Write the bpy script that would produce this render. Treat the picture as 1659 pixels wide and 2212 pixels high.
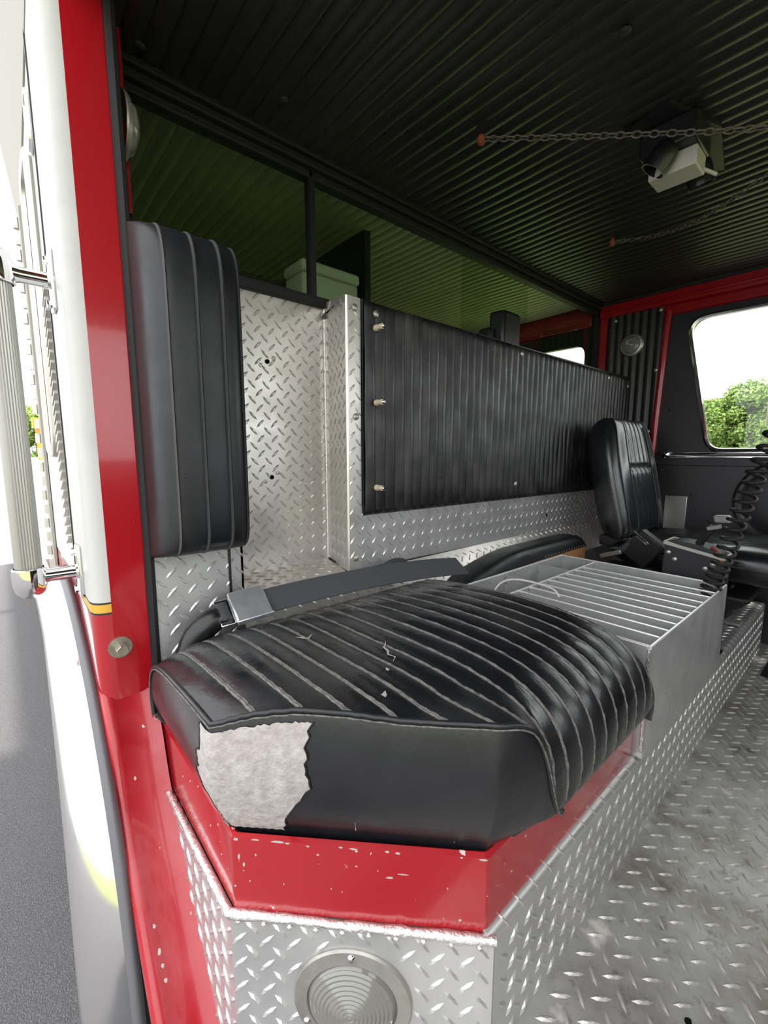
import bpy, bmesh, math, random
from mathutils import Matrix, Vector
random.seed(7)
for o in list(bpy.data.objects): bpy.data.objects.remove(o)
SC = bpy.context.scene
COL = SC.collection
S = 0.85          # everything below is laid out in camera heights above the cab floor; scaled to metres at the end
PI = math.pi

# ------------------------------------------------------------------ camera
cam = bpy.data.cameras.new('camera'); camo = bpy.data.objects.new('camera', cam); COL.objects.link(camo)
cam.sensor_fit = 'HORIZONTAL'; cam.sensor_width = 36.0; cam.lens = 36.0*942/1659
cam.clip_start = 0.01; cam.clip_end = 500
right = Vector((0.65729, 0.75364, 0.0)); up = Vector((-0.10147, 0.08850, 0.99089)); back = Vector((0.74677, -0.65131, 0.13464))
m3 = Matrix((right, up, back)).transposed()
camo.matrix_world = Matrix.Translation((0, 0, 1.0)) @ m3.to_4x4()
SC.camera = camo

# ------------------------------------------------------------------ sky and exposure
w = bpy.data.worlds.new('overcast_sky'); SC.world = w; w.use_nodes = True
nt = w.node_tree; nt.nodes.clear()
wo = nt.nodes.new('ShaderNodeOutputWorld'); bg = nt.nodes.new('ShaderNodeBackground')
tc = nt.nodes.new('ShaderNodeTexCoord'); sp = nt.nodes.new('ShaderNodeSeparateXYZ'); cr = nt.nodes.new('ShaderNodeValToRGB')
cr.color_ramp.elements[0].position = 0.0; cr.color_ramp.elements[0].color = (0.92, 0.95, 1.0, 1)
cr.color_ramp.elements[1].position = 0.9; cr.color_ramp.elements[1].color = (1.0, 1.0, 1.0, 1)
nt.links.new(tc.outputs['Generated'], sp.inputs[0]); nt.links.new(sp.outputs['Z'], cr.inputs[0])
nt.links.new(cr.outputs[0], bg.inputs[0]); bg.inputs[1].default_value = 2.0
nt.links.new(bg.outputs[0], wo.inputs[0])
vs = SC.view_settings
vs.view_transform = 'Standard'; vs.look = 'None'; vs.gamma = 1.0; vs.use_curve_mapping = False
vs.exposure = 0.62
sun = bpy.data.lights.new('sun', 'SUN'); suno = bpy.data.objects.new('sun', sun); COL.objects.link(suno)
sun.energy = 4.0; sun.angle = math.radians(4); sun.color = (1.0,.95,.86)
suno.rotation_mode = 'QUATERNION'; suno.rotation_quaternion = Vector((0,0,1)).rotation_difference(Vector((.35,.2,1)).normalized())
suno.location = (3,5,14)

# ------------------------------------------------------------------ mesh helpers
class MB:
    def __init__(self): self.v = []; self.f = []
    def add(self, vs_, fs):
        b = len(self.v); self.v += [tuple(p) for p in vs_]; self.f += [tuple(i+b for i in f) for f in fs]; return self
    def box(self, lo, hi):
        x0, y0, z0 = lo; x1, y1, z1 = hi
        return self.add([(x0,y0,z0),(x1,y0,z0),(x1,y1,z0),(x0,y1,z0),(x0,y0,z1),(x1,y0,z1),(x1,y1,z1),(x0,y1,z1)],
                        [(0,3,2,1),(4,5,6,7),(0,1,5,4),(1,2,6,5),(2,3,7,6),(3,0,4,7)])
    def obox(self, c, U, V, W):
        c, U, V, W = map(Vector, (c, U, V, W)); pts = []
        for sw in (-1, 1):
            for su, sv in ((-1,-1),(1,-1),(1,1),(-1,1)): pts.append(c+U*su+V*sv+W*sw)
        return self.add(pts, [(0,3,2,1),(4,5,6,7),(0,1,5,4),(1,2,6,5),(2,3,7,6),(3,0,4,7)])
    def prism(self, poly, D):          # poly: list of 3D points, D: extrusion vector
        n = len(poly); D = Vector(D); a = [Vector(p) for p in poly]
        return self.add(a+[p+D for p in a], [tuple(range(n-1,-1,-1)), tuple(range(n,2*n))]+[(i,(i+1)%n,n+(i+1)%n,n+i) for i in range(n)])
    def grid(self, fn, nu, nv, wrapu=False):
        b = len(self.v)
        for i in range(nu):
            for j in range(nv): self.v.append(tuple(fn(i, j)))
        for i in range(nu if wrapu else nu-1):
            i2 = (i+1) % nu
            for j in range(nv-1): self.f.append((b+i*nv+j, b+i2*nv+j, b+i2*nv+j+1, b+i*nv+j+1))
        return self
    def tube(self, path, r, n=8, closed=False, cap=True, flat=None):
        path = [Vector(p) for p in path]; N = len(path); rr = r if isinstance(r, (list, tuple)) else [r]*N
        T = []
        for i in range(N):
            a = path[(i-1) % N] if (closed or i > 0) else path[i]; c = path[(i+1) % N] if (closed or i < N-1) else path[i]
            T.append((c-a).normalized())
        ref = Vector((0,0,1)) if abs(T[0].z) < .9 else Vector((1,0,0))
        u = (ref - T[0]*ref.dot(T[0])).normalized(); b = len(self.v)
        for i in range(N):
            u = (u - T[i]*u.dot(T[i])); u = u.normalized() if u.length > 1e-6 else T[i].orthogonal().normalized()
            w_ = T[i].cross(u)
            for k in range(n):
                a = 2*PI*k/n; self.v.append(tuple(path[i]+(u*math.cos(a)+w_*math.sin(a))*rr[i]))
        for i in range(N if closed else N-1):
            i2 = (i+1) % N
            for k in range(n): self.f.append((b+i*n+k, b+i*n+(k+1)%n, b+i2*n+(k+1)%n, b+i2*n+k))
        if cap and not closed:
            self.f.append(tuple(b+k for k in range(n-1,-1,-1))); self.f.append(tuple(b+(N-1)*n+k for k in range(n)))
        return self
    def lathe(self, prof, O, A, n=32):     # prof: (r, h) pairs along axis A from O
        O = Vector(O); A = Vector(A).normalized(); u = A.orthogonal().normalized(); w_ = A.cross(u); b = len(self.v); L = len(prof)
        for k in range(n):
            a = 2*PI*k/n; d = u*math.cos(a)+w_*math.sin(a)
            for r, h in prof: self.v.append(tuple(O+A*h+d*r))
        for k in range(n):
            k2 = (k+1) % n
            for j in range(L-1): self.f.append((b+k*L+j, b+k2*L+j, b+k2*L+j+1, b+k*L+j+1))
        return self
    def lugs(self, O, U, V, N, poly, p=.047, holes=(), off=(.01,.01), L=.037, W=.0095, h=.0034, ins=.007):
        O, U, V, N = map(Vector, (O, U, V, N)); n = len(poly)
        us = [q[0] for q in poly]; vv = [q[1] for q in poly]
        def inside(x, y):
            c = False
            for i in range(n):
                x0, y0 = poly[i]; x1, y1 = poly[(i+1) % n]
                if (y0 > y) != (y1 > y) and x < (x1-x0)*(y-y0)/(y1-y0)+x0: c = not c
                dx, dy = x1-x0, y1-y0; l = math.hypot(dx, dy); t = max(0, min(1, ((x-x0)*dx+(y-y0)*dy)/(l*l)))
                if math.hypot(x-x0-t*dx, y-y0-t*dy) < ins: return False
            return c and all(math.hypot(x-hx, y-hy) > hr for hx, hy, hr in holes)
        i0, i1 = int((min(us)-off[0])/p)-1, int((max(us)-off[0])/p)+2; j0, j1 = int((min(vv)-off[1])/p)-1, int((max(vv)-off[1])/p)+2
        for i in range(i0, i1):
            for j in range(j0, j1):
                for k in (0, 1):
                    x = off[0]+(i+.5*k)*p; y = off[1]+(j+.5*k)*p
                    if not inside(x, y): continue
                    a = (PI*.25) if k == 0 else (-PI*.25)
                    c, s = math.cos(a), math.sin(a); pts = []
                    for q, r, z in ((-.5,0,0),(-.22,-.42,0),(.22,-.42,0),(.5,0,0),(.22,.42,0),(-.22,.42,0),(-.24,0,1),(0,-.17,1),(.24,0,1),(0,.17,1)):
                        lx, ly = q*L, r*W; pts.append(O+U*(x+lx*c-ly*s)+V*(y+lx*s+ly*c)+N*(z*h))
                    self.add(pts, [(0,1,6),(1,7,6),(1,2,7),(2,8,7),(2,3,8),(3,4,8),(4,9,8),(4,5,9),(5,6,9),(5,0,6),(6,7,8,9)])
        return self
    def mesh(self, name, mat, smooth=35, loc=(0,0,0)):
        me = bpy.data.meshes.new(name); l = Vector(loc)
        me.from_pydata([tuple(Vector(p)-l) for p in self.v], [], self.f)
        bm = bmesh.new(); bm.from_mesh(me); bmesh.ops.recalc_face_normals(bm, faces=bm.faces); bm.to_mesh(me); bm.free()
        me.materials.append(M[mat])
        if smooth:
            me.shade_smooth(); me.set_sharp_from_angle(angle=math.radians(smooth))
        else: me.shade_flat()
        return me
    def build(self, name, mat, parent=None, smooth=35, bevel=0, seg=2, kind=None, label=None):
        root = parent
        while root is not None and root.parent is not None: root = root.parent
        # nested parts sit at the root's origin
        loc = Vector(root.location) if root is not None else self.base()
        o = bpy.data.objects.new(name, self.mesh(name, mat, smooth, loc)); COL.objects.link(o)
        if parent is not None: o.parent = parent
        else: o.location = loc
        if bevel:
            m = o.modifiers.new('bevel', 'BEVEL'); m.width = bevel; m.segments = seg; m.limit_method = 'ANGLE'; m.angle_limit = .6
        if kind: o['kind'] = kind
        if label: o['label'] = label
        return o
    def base(self):
        xs, ys, zs = zip(*self.v)
        return Vector(((min(xs)+max(xs))/2, (min(ys)+max(ys))/2, min(zs)))
def thing(name, loc, label=None, cat=None, group=None, kind=None):
    o = bpy.data.objects.new(name, None); COL.objects.link(o); o.location = loc; o.empty_display_size = .05
    return tag(o, label, cat, group, kind)
def tag(o, label=None, cat=None, group=None, kind=None):
    if label: o['label'] = label
    if cat: o['category'] = cat
    if group: o['group'] = group
    if kind: o['kind'] = kind
    return o
def place(me, name, parent, p, rot=None):      # one small piece that shares its mesh with its twins
    root = parent
    while root.parent is not None: root = root.parent
    o = bpy.data.objects.new(name, me); COL.objects.link(o); o.parent = parent
    o.location = Vector(p)-Vector(root.location)
    if rot is not None: o.rotation_mode = 'QUATERNION'; o.rotation_quaternion = rot
    return o
def sm(a, b, x): t = max(0., min(1., (x-a)/(b-a))); return t*t*(3-2*t)
def look(axis): return Vector((0,0,1)).rotation_difference(Vector(axis))
def spline(pts, n):                              # Catmull-Rom through points, n samples
    P = [Vector(p) for p in pts]; out = []; k = len(P)-1
    for i in range(n):
        t = i/(n-1)*k; a = min(int(t), k-1); t -= a
        p0, p1, p2, p3 = P[max(a-1,0)], P[a], P[a+1], P[min(a+2,k)]
        out.append(.5*((2*p1)+(p2-p0)*t+(2*p0-5*p1+4*p2-p3)*t*t+(3*p1-p0-3*p2+p3)*t**3))
    return out

def rounded(pts, r, n=7):
    out = []; N = len(pts)
    for i in range(N):
        p0, p, p1 = Vector(pts[i-1]), Vector(pts[i]), Vector(pts[(i+1) % N])
        a = (p0-p).normalized(); b = (p1-p).normalized(); half = a.angle(b)/2; d = r/math.tan(half)
        s, e = p+a*d, p+b*d
        for k in range(n):
            t = k/(n-1); out.append(tuple((s*(1-t)**2+p*2*t*(1-t)+e*t*t)))
    return out

# ------------------------------------------------------------------ materials
M = {}
def mat(name, col, rough=.5, metal=0., spec=.5, coat=0., noise=None, bump=None, rvar=None, chips=None, extra=None):
    m = bpy.data.materials.new(name); m.use_nodes = True; t = m.node_tree; b = t.nodes['Principled BSDF']
    b.inputs['Base Color'].default_value = (*col, 1); b.inputs['Roughness'].default_value = rough; b.inputs['Metallic'].default_value = metal
    b.inputs['Specular IOR Level'].default_value = spec; b.inputs['Coat Weight'].default_value = coat; b.inputs['Coat Roughness'].default_value = .06
    c = t.nodes.new('ShaderNodeTexCoord').outputs['Object']
    def nz(scale, detail=4, rough_=.55, vec=None, dist=0):
        n = t.nodes.new('ShaderNodeTexNoise'); n.inputs['Scale'].default_value = scale; n.inputs['Detail'].default_value = detail
        n.inputs['Roughness'].default_value = rough_; n.inputs['Distortion'].default_value = dist; t.links.new(vec or c, n.inputs['Vector']); return n.outputs['Fac']
    def ramp(fac, a, b_, ca, cb):
        r = t.nodes.new('ShaderNodeValToRGB'); e = r.color_ramp.elements; e[0].position = a; e[1].position = b_
        e[0].color = (*ca, 1); e[1].color = (*cb, 1); t.links.new(fac, r.inputs[0]); return r.outputs[0]
    def mix(fac, A, B):
        x = t.nodes.new('ShaderNodeMix'); x.data_type = 'RGBA'; t.links.new(fac, x.inputs[0])
        for s_, v_ in ((6, A), (7, B)):
            if isinstance(v_, tuple): x.inputs[s_].default_value = (*v_, 1)
            else: t.links.new(v_, x.inputs[s_])
        return x.outputs[2]
    colout = None
    if noise:       # (scale, other colour, lo, hi)
        colout = ramp(nz(noise[0], 6), noise[2], noise[3], col, noise[1])
    if chips:       # list of (scale, threshold, colour)
        for sc_, th, cc in chips:
            f = ramp(nz(sc_, 3, .5), th, th+.012, (0,0,0), (1,1,1))
            colout = mix(f, colout or col, cc)
    if extra: colout = extra(t, c, nz, ramp, mix, colout or col, b) or colout
    if colout: t.links.new(colout, b.inputs['Base Color'])
    if rvar:        # (scale, rough lo, rough hi)
        t.links.new(ramp(nz(rvar[0], 5), .35, .68, (rvar[1],)*3, (rvar[2],)*3), b.inputs['Roughness'])
    if bump:        # (scale, strength, distance)
        bp = t.nodes.new('ShaderNodeBump'); bp.inputs['Strength'].default_value = bump[1]; bp.inputs['Distance'].default_value = bump[2]
        t.links.new(nz(bump[0], 5), bp.inputs['Height']); t.links.new(bp.outputs[0], b.inputs['Normal'])
    M[name] = m; return m
mat('black_vinyl', (.008,.009,.011), .34, noise=(6,(.02,.021,.024),.45,.75), bump=(260,.10,.002), rvar=(9,.30,.48))
mat('seat_vinyl', (.008,.009,.011), .28, spec=.7, noise=(7,(.03,.031,.033),.45,.8), bump=(26,.26,.006), rvar=(8,.20,.38))
mat('side_vinyl', (.009,.010,.012), .30, spec=.6, noise=(5,(.022,.023,.026),.5,.85), bump=(200,.12,.002), rvar=(6,.26,.42))
mat('ceiling_vinyl', (.016,.016,.014), .38, noise=(4,(.03,.03,.026),.4,.8), bump=(150,.2,.002))
mat('panel_vinyl', (.011,.011,.012), .34, noise=(9,(.055,.052,.048),.48,.8), bump=(60,.2,.003), rvar=(12,.3,.5))
mat('thread', (.16,.15,.135), .7, noise=(120,(.05,.05,.05),.4,.7))
mat('dark_thread', (.05,.05,.052), .6)
mat('fabric_back', (.33,.295,.28), .95, noise=(60,(.46,.42,.40),.35,.7), bump=(120,.8,.004), chips=((22,.74,(.2,.12,.08)),))
mat('red_paint', (.37,.006,.012), .22, coat=.6, noise=(3,(.34,.006,.011),.4,.7), chips=((70,.715,(.62,.55,.5)),))
mat('red_pillar', (.38,.007,.013), .2, coat=.7, noise=(3,(.33,.006,.011),.4,.7), chips=((60,.775,(.62,.5,.5)),))
mat('red_frame', (.36,.006,.012), .25, coat=.5, noise=(3,(.28,.005,.01),.4,.7))
mat('red_sill', (.38,.010,.018), .28, coat=.4, noise=(9,(.42,.05,.06),.5,.75), chips=((45,.75,(.7,.65,.6)),), rvar=(10,.18,.4))
def plate_extra(t, c, nz, ramp, mix, col, b): return None
mat('tread_plate', (.62,.615,.61), .36, metal=.66, noise=(6,(.50,.495,.49),.35,.75), rvar=(18,.30,.46))
mat('tread_bright', (.76,.72,.68), .34, metal=.72, noise=(5,(.64,.61,.58),.35,.75), rvar=(14,.30,.44))
def floor_extra(t, c, nz, ramp, mix, col, b):
    d = ramp(nz(7, 8, .65), .42, .66, (0,0,0), (1,1,1)); d2 = ramp(nz(2.2, 3), .45, .7, (0,0,0), (1,1,1))
    a = mix(d, (.46,.455,.44), (.20,.18,.14)); a = mix(d2, a, (.52,.515,.505))
    a = mix(ramp(nz(16,6,.7), .56, .70, (0,0,0), (1,1,1)), a, (.16,.14,.11))
    return mix(ramp(nz(4.5,5), .66, .70, (0,0,0), (1,1,1)), a, (.85,.78,.72))
mat('floor_plate', (.46,.45,.43), .42, metal=.45, rvar=(9,.26,.52), extra=floor_extra, bump=(40,.12,.003))
mat('floor_lug', (.52,.51,.49), .38, metal=.5, noise=(8,(.36,.34,.31),.4,.7))
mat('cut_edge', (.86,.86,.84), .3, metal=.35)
mat('weld', (.80,.78,.77), .3, metal=.9, bump=(190,.6,.004))
mat('mill_aluminium', (.60,.60,.59), .36, metal=.5, noise=(12,(.48,.485,.49),.35,.7), rvar=(14,.26,.45))
mat('chrome', (.86,.86,.87), .06, metal=1.)
mat('buckle_steel', (.62,.63,.66), .28, metal=.75, noise=(30,(.5,.52,.56),.4,.7))
mat('polished', (.84,.84,.85), .13, metal=1., rvar=(6,.08,.2))
mat('satin_metal', (.50,.48,.43), .4, metal=.8)
mat('steel_bolt', (.42,.40,.33), .42, metal=.85, noise=(60,(.32,.3,.24),.4,.7))
mat('white_paint', (.52,.515,.495), .4, spec=.25, noise=(12,(.46,.455,.44),.5,.8))
mat('beige_paint', (.36,.345,.30), .6, spec=.15)
mat('rail_aluminium', (.40,.39,.36), .4, metal=.6)
mat('yellow_stripe', (.65,.36,.04), .4)
mat('black_stripe', (.02,.02,.02), .4)
mat('crew_vinyl', (.46,.46,.27), .35, noise=(4,(.54,.54,.34),.4,.8), bump=(150,.2,.002))
mat('crew_shelf', (.30,.30,.27), .6)
mat('case_plastic', (.42,.41,.38), .5)
mat('bare_metal', (.44,.40,.37), .5)
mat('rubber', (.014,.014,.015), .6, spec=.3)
mat('grey_rubber', (.13,.13,.14), .5)
mat('webbing', (.045,.048,.055), .75, bump=(400,.3,.001))
mat('black_paint', (.012,.012,.013), .42)
mat('driver_vinyl', (.009,.010,.012), .26, spec=.8, bump=(120,.1,.002), rvar=(8,.2,.32))
mat('door_vinyl', (.014,.0145,.016), .42, bump=(150,.12,.002), noise=(3,(.022,.022,.025),.4,.7))
mat('black_plastic', (.010,.010,.011), .32)
mat('charcoal_plastic', (.022,.022,.025), .5)
mat('grey_plastic', (.22,.21,.20), .4, noise=(40,(.32,.30,.28),.4,.7))
mat('white_plastic', (.55,.54,.47), .45)
mat('cream_nylon', (.66,.56,.40), .45)
mat('lens_plastic', (.20,.195,.175), .10, spec=.8)
mat('lens_frame', (.40,.38,.35), .4, metal=.6, noise=(30,(.3,.28,.26),.4,.7))
mat('plywood', (.50,.26,.10), .55, noise=(9,(.36,.16,.055),.4,.7))
mat('chain_steel', (.13,.115,.10), .55, metal=.5)
mat('rust', (.30,.07,.03), .7)
mat('white_wire', (.75,.74,.70), .4)
mat('asphalt', (.115,.112,.118), .85, noise=(260,(.26,.255,.26),.46,.70), bump=(230,.9,.012), chips=((24,.79,(.30,.26,.2)),(2.6,.70,(.16,.14,.115))))
mat('sunlit_paving', (.50,.46,.44), .9, noise=(1.5,(.44,.40,.385),.4,.7))
mat('grass', (.19,.22,.075), .9, noise=(3,(.24,.26,.10),.4,.7))
mat('leaves_a', (.20,.32,.06), .6, noise=(1.2,(.34,.46,.10),.35,.7))
mat('leaves_b', (.24,.36,.09), .6, noise=(1.2,(.40,.52,.16),.35,.7))
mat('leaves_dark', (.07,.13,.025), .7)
mat('bark', (.09,.07,.05), .9)
mat('amber', (.9,.32,.02), .3)
mat('dark_void', (.006,.007,.007), .8, spec=.05)
mat('tyre', (.015,.015,.015), .8)
mat('stainless', (.42,.41,.38), .35, metal=.85, noise=(6,(.34,.33,.3),.4,.7))
def glassmat(name, tint, f0, gcol):
    m = bpy.data.materials.new(name); m.use_nodes = True; t = m.node_tree; t.nodes.clear()
    o = t.nodes.new('ShaderNodeOutputMaterial'); mx = t.nodes.new('ShaderNodeMixShader'); tr = t.nodes.new('ShaderNodeBsdfTransparent'); gl = t.nodes.new('ShaderNodeBsdfGlossy')
    lw = t.nodes.new('ShaderNodeLayerWeight'); lw.inputs[0].default_value = .5
    pw = t.nodes.new('ShaderNodeMath'); pw.operation = 'POWER'; pw.inputs[1].default_value = 5; t.links.new(lw.outputs['Facing'], pw.inputs[0])
    ma = t.nodes.new('ShaderNodeMath'); ma.operation = 'MULTIPLY_ADD'; ma.inputs[1].default_value = 1-f0; ma.inputs[2].default_value = f0; t.links.new(pw.outputs[0], ma.inputs[0])
    tr.inputs[0].default_value = (*tint, 1); gl.inputs[1].default_value = 0.0; gl.inputs[0].default_value = (*gcol, 1)
    t.links.new(ma.outputs[0], mx.inputs[0]); t.links.new(tr.outputs[0], mx.inputs[1]); t.links.new(gl.outputs[0], mx.inputs[2]); t.links.new(mx.outputs[0], o.inputs[0]); M[name] = m
glassmat('tinted_glass', (.88,.95,.84), .05, (.84,1,.82))
glassmat('clear_glass', (.96,.98,.96), .02, (1,1,1))

# ------------------------------------------------------------------ ground and surroundings
GZ = -.75
MB().box((-9,-14,GZ-.2),(3.5,4.5,GZ)).build('ground_asphalt','asphalt').__setitem__('kind','structure')
MB().box((-60,-30,GZ-.2),(-9,4.5,GZ-.005)).build('ground_sunlit','sunlit_paving').__setitem__('kind','structure')  # paler ground colour stands in for sunlight beyond the truck's shadow
o = MB().box((3.5,-60,GZ-.2),(60,60,GZ-.005)).box((-60,4.5,GZ-.2),(3.5,60,GZ-.005)).build('ground_grass','grass'); o['kind'] = 'structure'
def leaf_crown(seed, R, H, n):
    rnd = random.Random(seed); mb = MB(); blobs = []
    for k in range(46):
        a = rnd.uniform(0, 2*PI); t = rnd.uniform(-1, 1); rr = max(.55 if t < 0 else 0, math.sqrt(max(0, 1-t*t)))*rnd.uniform(.45, .9)
        blobs.append((Vector((math.cos(a)*rr*R, math.sin(a)*rr*R, H*(.5+.44*t))), R*rnd.uniform(.20, .36)))
    for k in range(n):
        c, r = blobs[rnd.randrange(len(blobs))]
        d = Vector((rnd.gauss(0,1), rnd.gauss(0,1), rnd.gauss(0,1)+.35)).normalized(); p = c+d*r*rnd.uniform(.75, 1.18)
        u = (d.orthogonal()*rnd.uniform(.3,1)+Vector((rnd.uniform(-1,1),rnd.uniform(-1,1),rnd.uniform(-.6,.6)))).normalized(); v_ = (d+Vector((rnd.uniform(-.8,.8),)*3)).cross(u).normalized()
        s = rnd.uniform(.08, .16)
        mb.add([p-u*s, p-v_*s*.55, p+u*s, p+v_*s*.55], [(0,1,2,3)])
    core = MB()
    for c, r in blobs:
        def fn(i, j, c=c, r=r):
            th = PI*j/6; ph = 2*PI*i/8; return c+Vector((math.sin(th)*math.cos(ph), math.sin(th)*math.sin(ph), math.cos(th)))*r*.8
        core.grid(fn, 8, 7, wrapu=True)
    return mb, core
tree_kinds = []
for seed, lm in ((1,'leaves_a'),(2,'leaves_b'),(3,'leaves_a')):
    mb, core = leaf_crown(seed, 2.5, 6.4, 15000)
    trunk = MB().tube([(0,0,-.25),(.05,0,0),(0,.05,3)], [.2,.16,.08], 8)
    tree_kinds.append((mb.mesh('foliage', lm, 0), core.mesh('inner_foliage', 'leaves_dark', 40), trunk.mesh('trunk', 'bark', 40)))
def tree(x, y, kind, sc, rz, label, group):
    t = thing('leafy_tree', (x, y, GZ), label, 'tree', group)
    t.scale = (sc,)*3; t.rotation_euler = (0, 0, rz)
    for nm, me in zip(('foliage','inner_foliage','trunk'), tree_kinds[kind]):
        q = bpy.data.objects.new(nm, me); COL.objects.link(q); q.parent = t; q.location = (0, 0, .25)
        if nm == 'foliage': q['kind'] = 'stuff'
for i, (x, y, k, sc, lb) in enumerate(((-15.5,41,2,1.02,0),(-10.6,40,0,.94,'bright green tree at the left edge of the far door window'),(-7.4,42,1,1.0,'pale green tree in the middle of the far door window'),(-4.4,40,2,1.0,'yellow green tree at the right edge of the far door window'),(.4,41,0,1.05,0))):
    tree(x, y, k, sc, i*1.7, lb or 'leafy green woodland tree hidden behind the far door frame', 'trees behind the far door window')
for i, x in enumerate((-18,-13,-9,-5.5,-2)):
    tree(x, 46, (i+1)%3, 1.0, i*2.3, 'woodland tree in the back row behind the far door window', 'trees in the back row')
for i, (x, y, k, sc) in enumerate(((-52,2.6,0,.9),)):
    tree(x, y, k, sc, i*2.1+.4, 'distant green tree far behind the truck beside the grab rail', None)

# ------------------------------------------------------------------ cab shell
# floor (tread plate)
fl = thing('floor', (.4,1.5,0), kind='structure', label='worn grey aluminium tread plate cab floor')
MB().box((-.36,.30,-.03),(1.25,2.97,0)).build('floor_sheet','floor_plate',fl)
MB().lugs((0,0,0),(1,0,0),(0,1,0),(0,0,1),[(-.325,.45),(.75,.45),(.75,2.9),(-.325,2.9)],p=.052,off=(.013,.02),L=.040,W=.0100,h=.0036).build('tread_pattern','floor_lug',fl,smooth=0,kind='stuff')
for hx, hy in ((-.13,.83),(.05,.62)): MB().lathe([(.0,.0012),(.007,.0012),(.007,-.01)],(hx,hy,0),(0,0,1),12).build('drain_hole','dark_void',fl)
MB().box((-.28,2.5,0),(.8,2.93,.008)).build('footwell_shade','rubber',fl,bevel=.002)  # dark sheet added in place of the shade in the driver footwell
MB().box((-.9,.20,-.42),(1.25,.60,-.40)).build('step_well','floor_plate',fl)

YD_ = 2.95
# ceiling: ribbed black vinyl headliner
ce = thing('ceiling', (0,1.5,1.92), kind='structure', label='black ribbed vinyl headliner of the cab')
def rib(k, n=8):
    return .009*math.sin(PI*k/n)**.6
RP = .0462; nr = int(2.72/RP); prof = []
for i in range(nr):
    for k in range(8):
        prof.append((.235+(i+k/8)*RP, 1.925-rib(k)))
prof.append((.235+nr*RP, 1.925))
XS = [-1.3+.1*i for i in range(26)]
MB().box((-1.3,YD_-.04,1.90),(1.25,YD_+.12,1.945)).build('edge_filler','ceiling_vinyl',ce)
MB().grid(lambda i, j: (XS[i], prof[j][0], prof[j][1]+.0025*math.sin(XS[i]*9+prof[j][0]*5)), len(XS), len(prof)).build('headliner','ceiling_vinyl',ce,smooth=50)
MB().box((-1.9,.12,1.94),(1.3,3.05,1.99)).build('roof_skin','white_paint',ce)
screw = MB().lathe([(0,.006),(.006,.0055),(.010,.003),(.011,0)],(0,0,0),(0,0,1),12).mesh('screw','satin_metal')
snap = MB().lathe([(0,.006),(.006,.005),(.010,.003),(.013,0)],(0,0,0),(0,0,1),12).mesh('screw','charcoal_plastic')
for x, y in ((-1.134,.64),(-.474,1.116),(-1.136,1.755),(-1.213,.32),(-.7,2.85),(-.05,2.2),(-.2,.7)): place(snap,'screw',ce,(x,y,1.917),look((0,0,-1)))

# rear wall
XB, XA = -1.30, -1.091
wr = thing('wall_rear', (-1.3,1.6,.26), kind='structure', label='rear cab wall of bright diamond tread plate')
def plate(parent, name, O, U, V, N, poly, matn='tread_bright', th=.006, lug=None, **k):
    O_, U_, V_, N_ = map(Vector, (O, U, V, N))
    a = MB().prism([O_+U_*p[0]+V_*p[1]-N_*th for p in poly], N_*th).build(name, matn, parent)
    MB().lugs(O, U, V, N, poly, **k).build('tread_pattern', lug or matn, a, smooth=0, kind='stuff')
    return a
Y, Z = (0,1,0), (0,0,1)
rp = plate(wr,'recess_plate',(XB,0,0),Y,Z,(1,0,0),[(.40,.60),(.866,.62),(.866,1.50),(.40,1.49)])
hole = MB().lathe([(0,.001),(.007,.001),(.007,-.004)],(0,0,0),(0,0,1),12).mesh('screw_hole','dark_void')
for y, z in ((.651,1.281),(.653,.922)):
    place(hole,'screw_hole',wr,(XB+.003,y,z),look((1,0,0)))
    for d in (-.022,.022): place(screw,'screw',wr,(XB+.001,y+d,z+d*.6),look((1,0,0))).scale = (.6,.6,.3)
rl = math.hypot(XA-XB,.066); ru = ((XA-XB)/rl, -.066/rl, 0); rn = (-.066/rl, -(XA-XB)/rl, 0)
plate(wr,'return_plate',(XB,.868,0),ru,Z,rn,[(0,.615),(rl-.008,.625),(rl-.008,1.462),(0,1.50)],off=(.008,.02),th=.004)
MB().tube([(XB+.004,.862,.62),(XB+.004,.862,1.49)],.004,6).build('weld_bead','weld',wr)
col_ = MB().prism([(XB-.01,.872,.625),(XA-.010,.805,.625),(XA-.004,.803,.625),(XA,.808,.625),(XA,.857,.625),(XB-.01,.862,.625)],(0,0,.835)).build('corner_column','tread_bright',wr)
MB().lugs((XA,0,0),Y,Z,(1,0,0),[(.812,.63),(.857,.63),(.857,1.45),(.812,1.45)],off=(.822,.02),ins=.009).build('tread_pattern','tread_bright',col_,smooth=0,kind='stuff')
for y, z in ((.834,1.429),(.836,1.11),(.831,.664)): place(screw,'screw',wr,(XA+.001,y,z),look((1,0,0)))
# lower plate under the padded panel, the sloped foot below it, the ledge of the recess, strip behind the back pad
plate(wr,'lower_plate',(XA-.002,0,0),Y,Z,(1,0,0),[(.858,.625),(2.94,.60),(2.94,.83),(.858,.83)],matn='tread_plate',off=(.02,.01))
sl = Vector((.10,0,-.13)); l_ = sl.length; slv = sl/l_; sn = Vector((.13,0,.10))/l_
plate(wr,'sloped_foot',(XA,0,.618),Y,tuple(slv),tuple(sn),[(.44,0),(2.94,0),(2.94,l_),(.44,l_)],off=(.0,.02))
MB().box((XA+.09,.24,.262),(XA+.102,2.94,.492)).build('foot_riser','tread_plate',wr)
plate(wr,'ledge',(0,0,.622),(1,0,0),Y,(0,0,1),[(XB,.46),(XA,.46),(XA,.80),(XB,.868)],off=(-1.28,.01))
MB().tube([(XA,.46,.617),(XA,.80,.619)],.007,8).build('ledge_lip','polished',wr)
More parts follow.
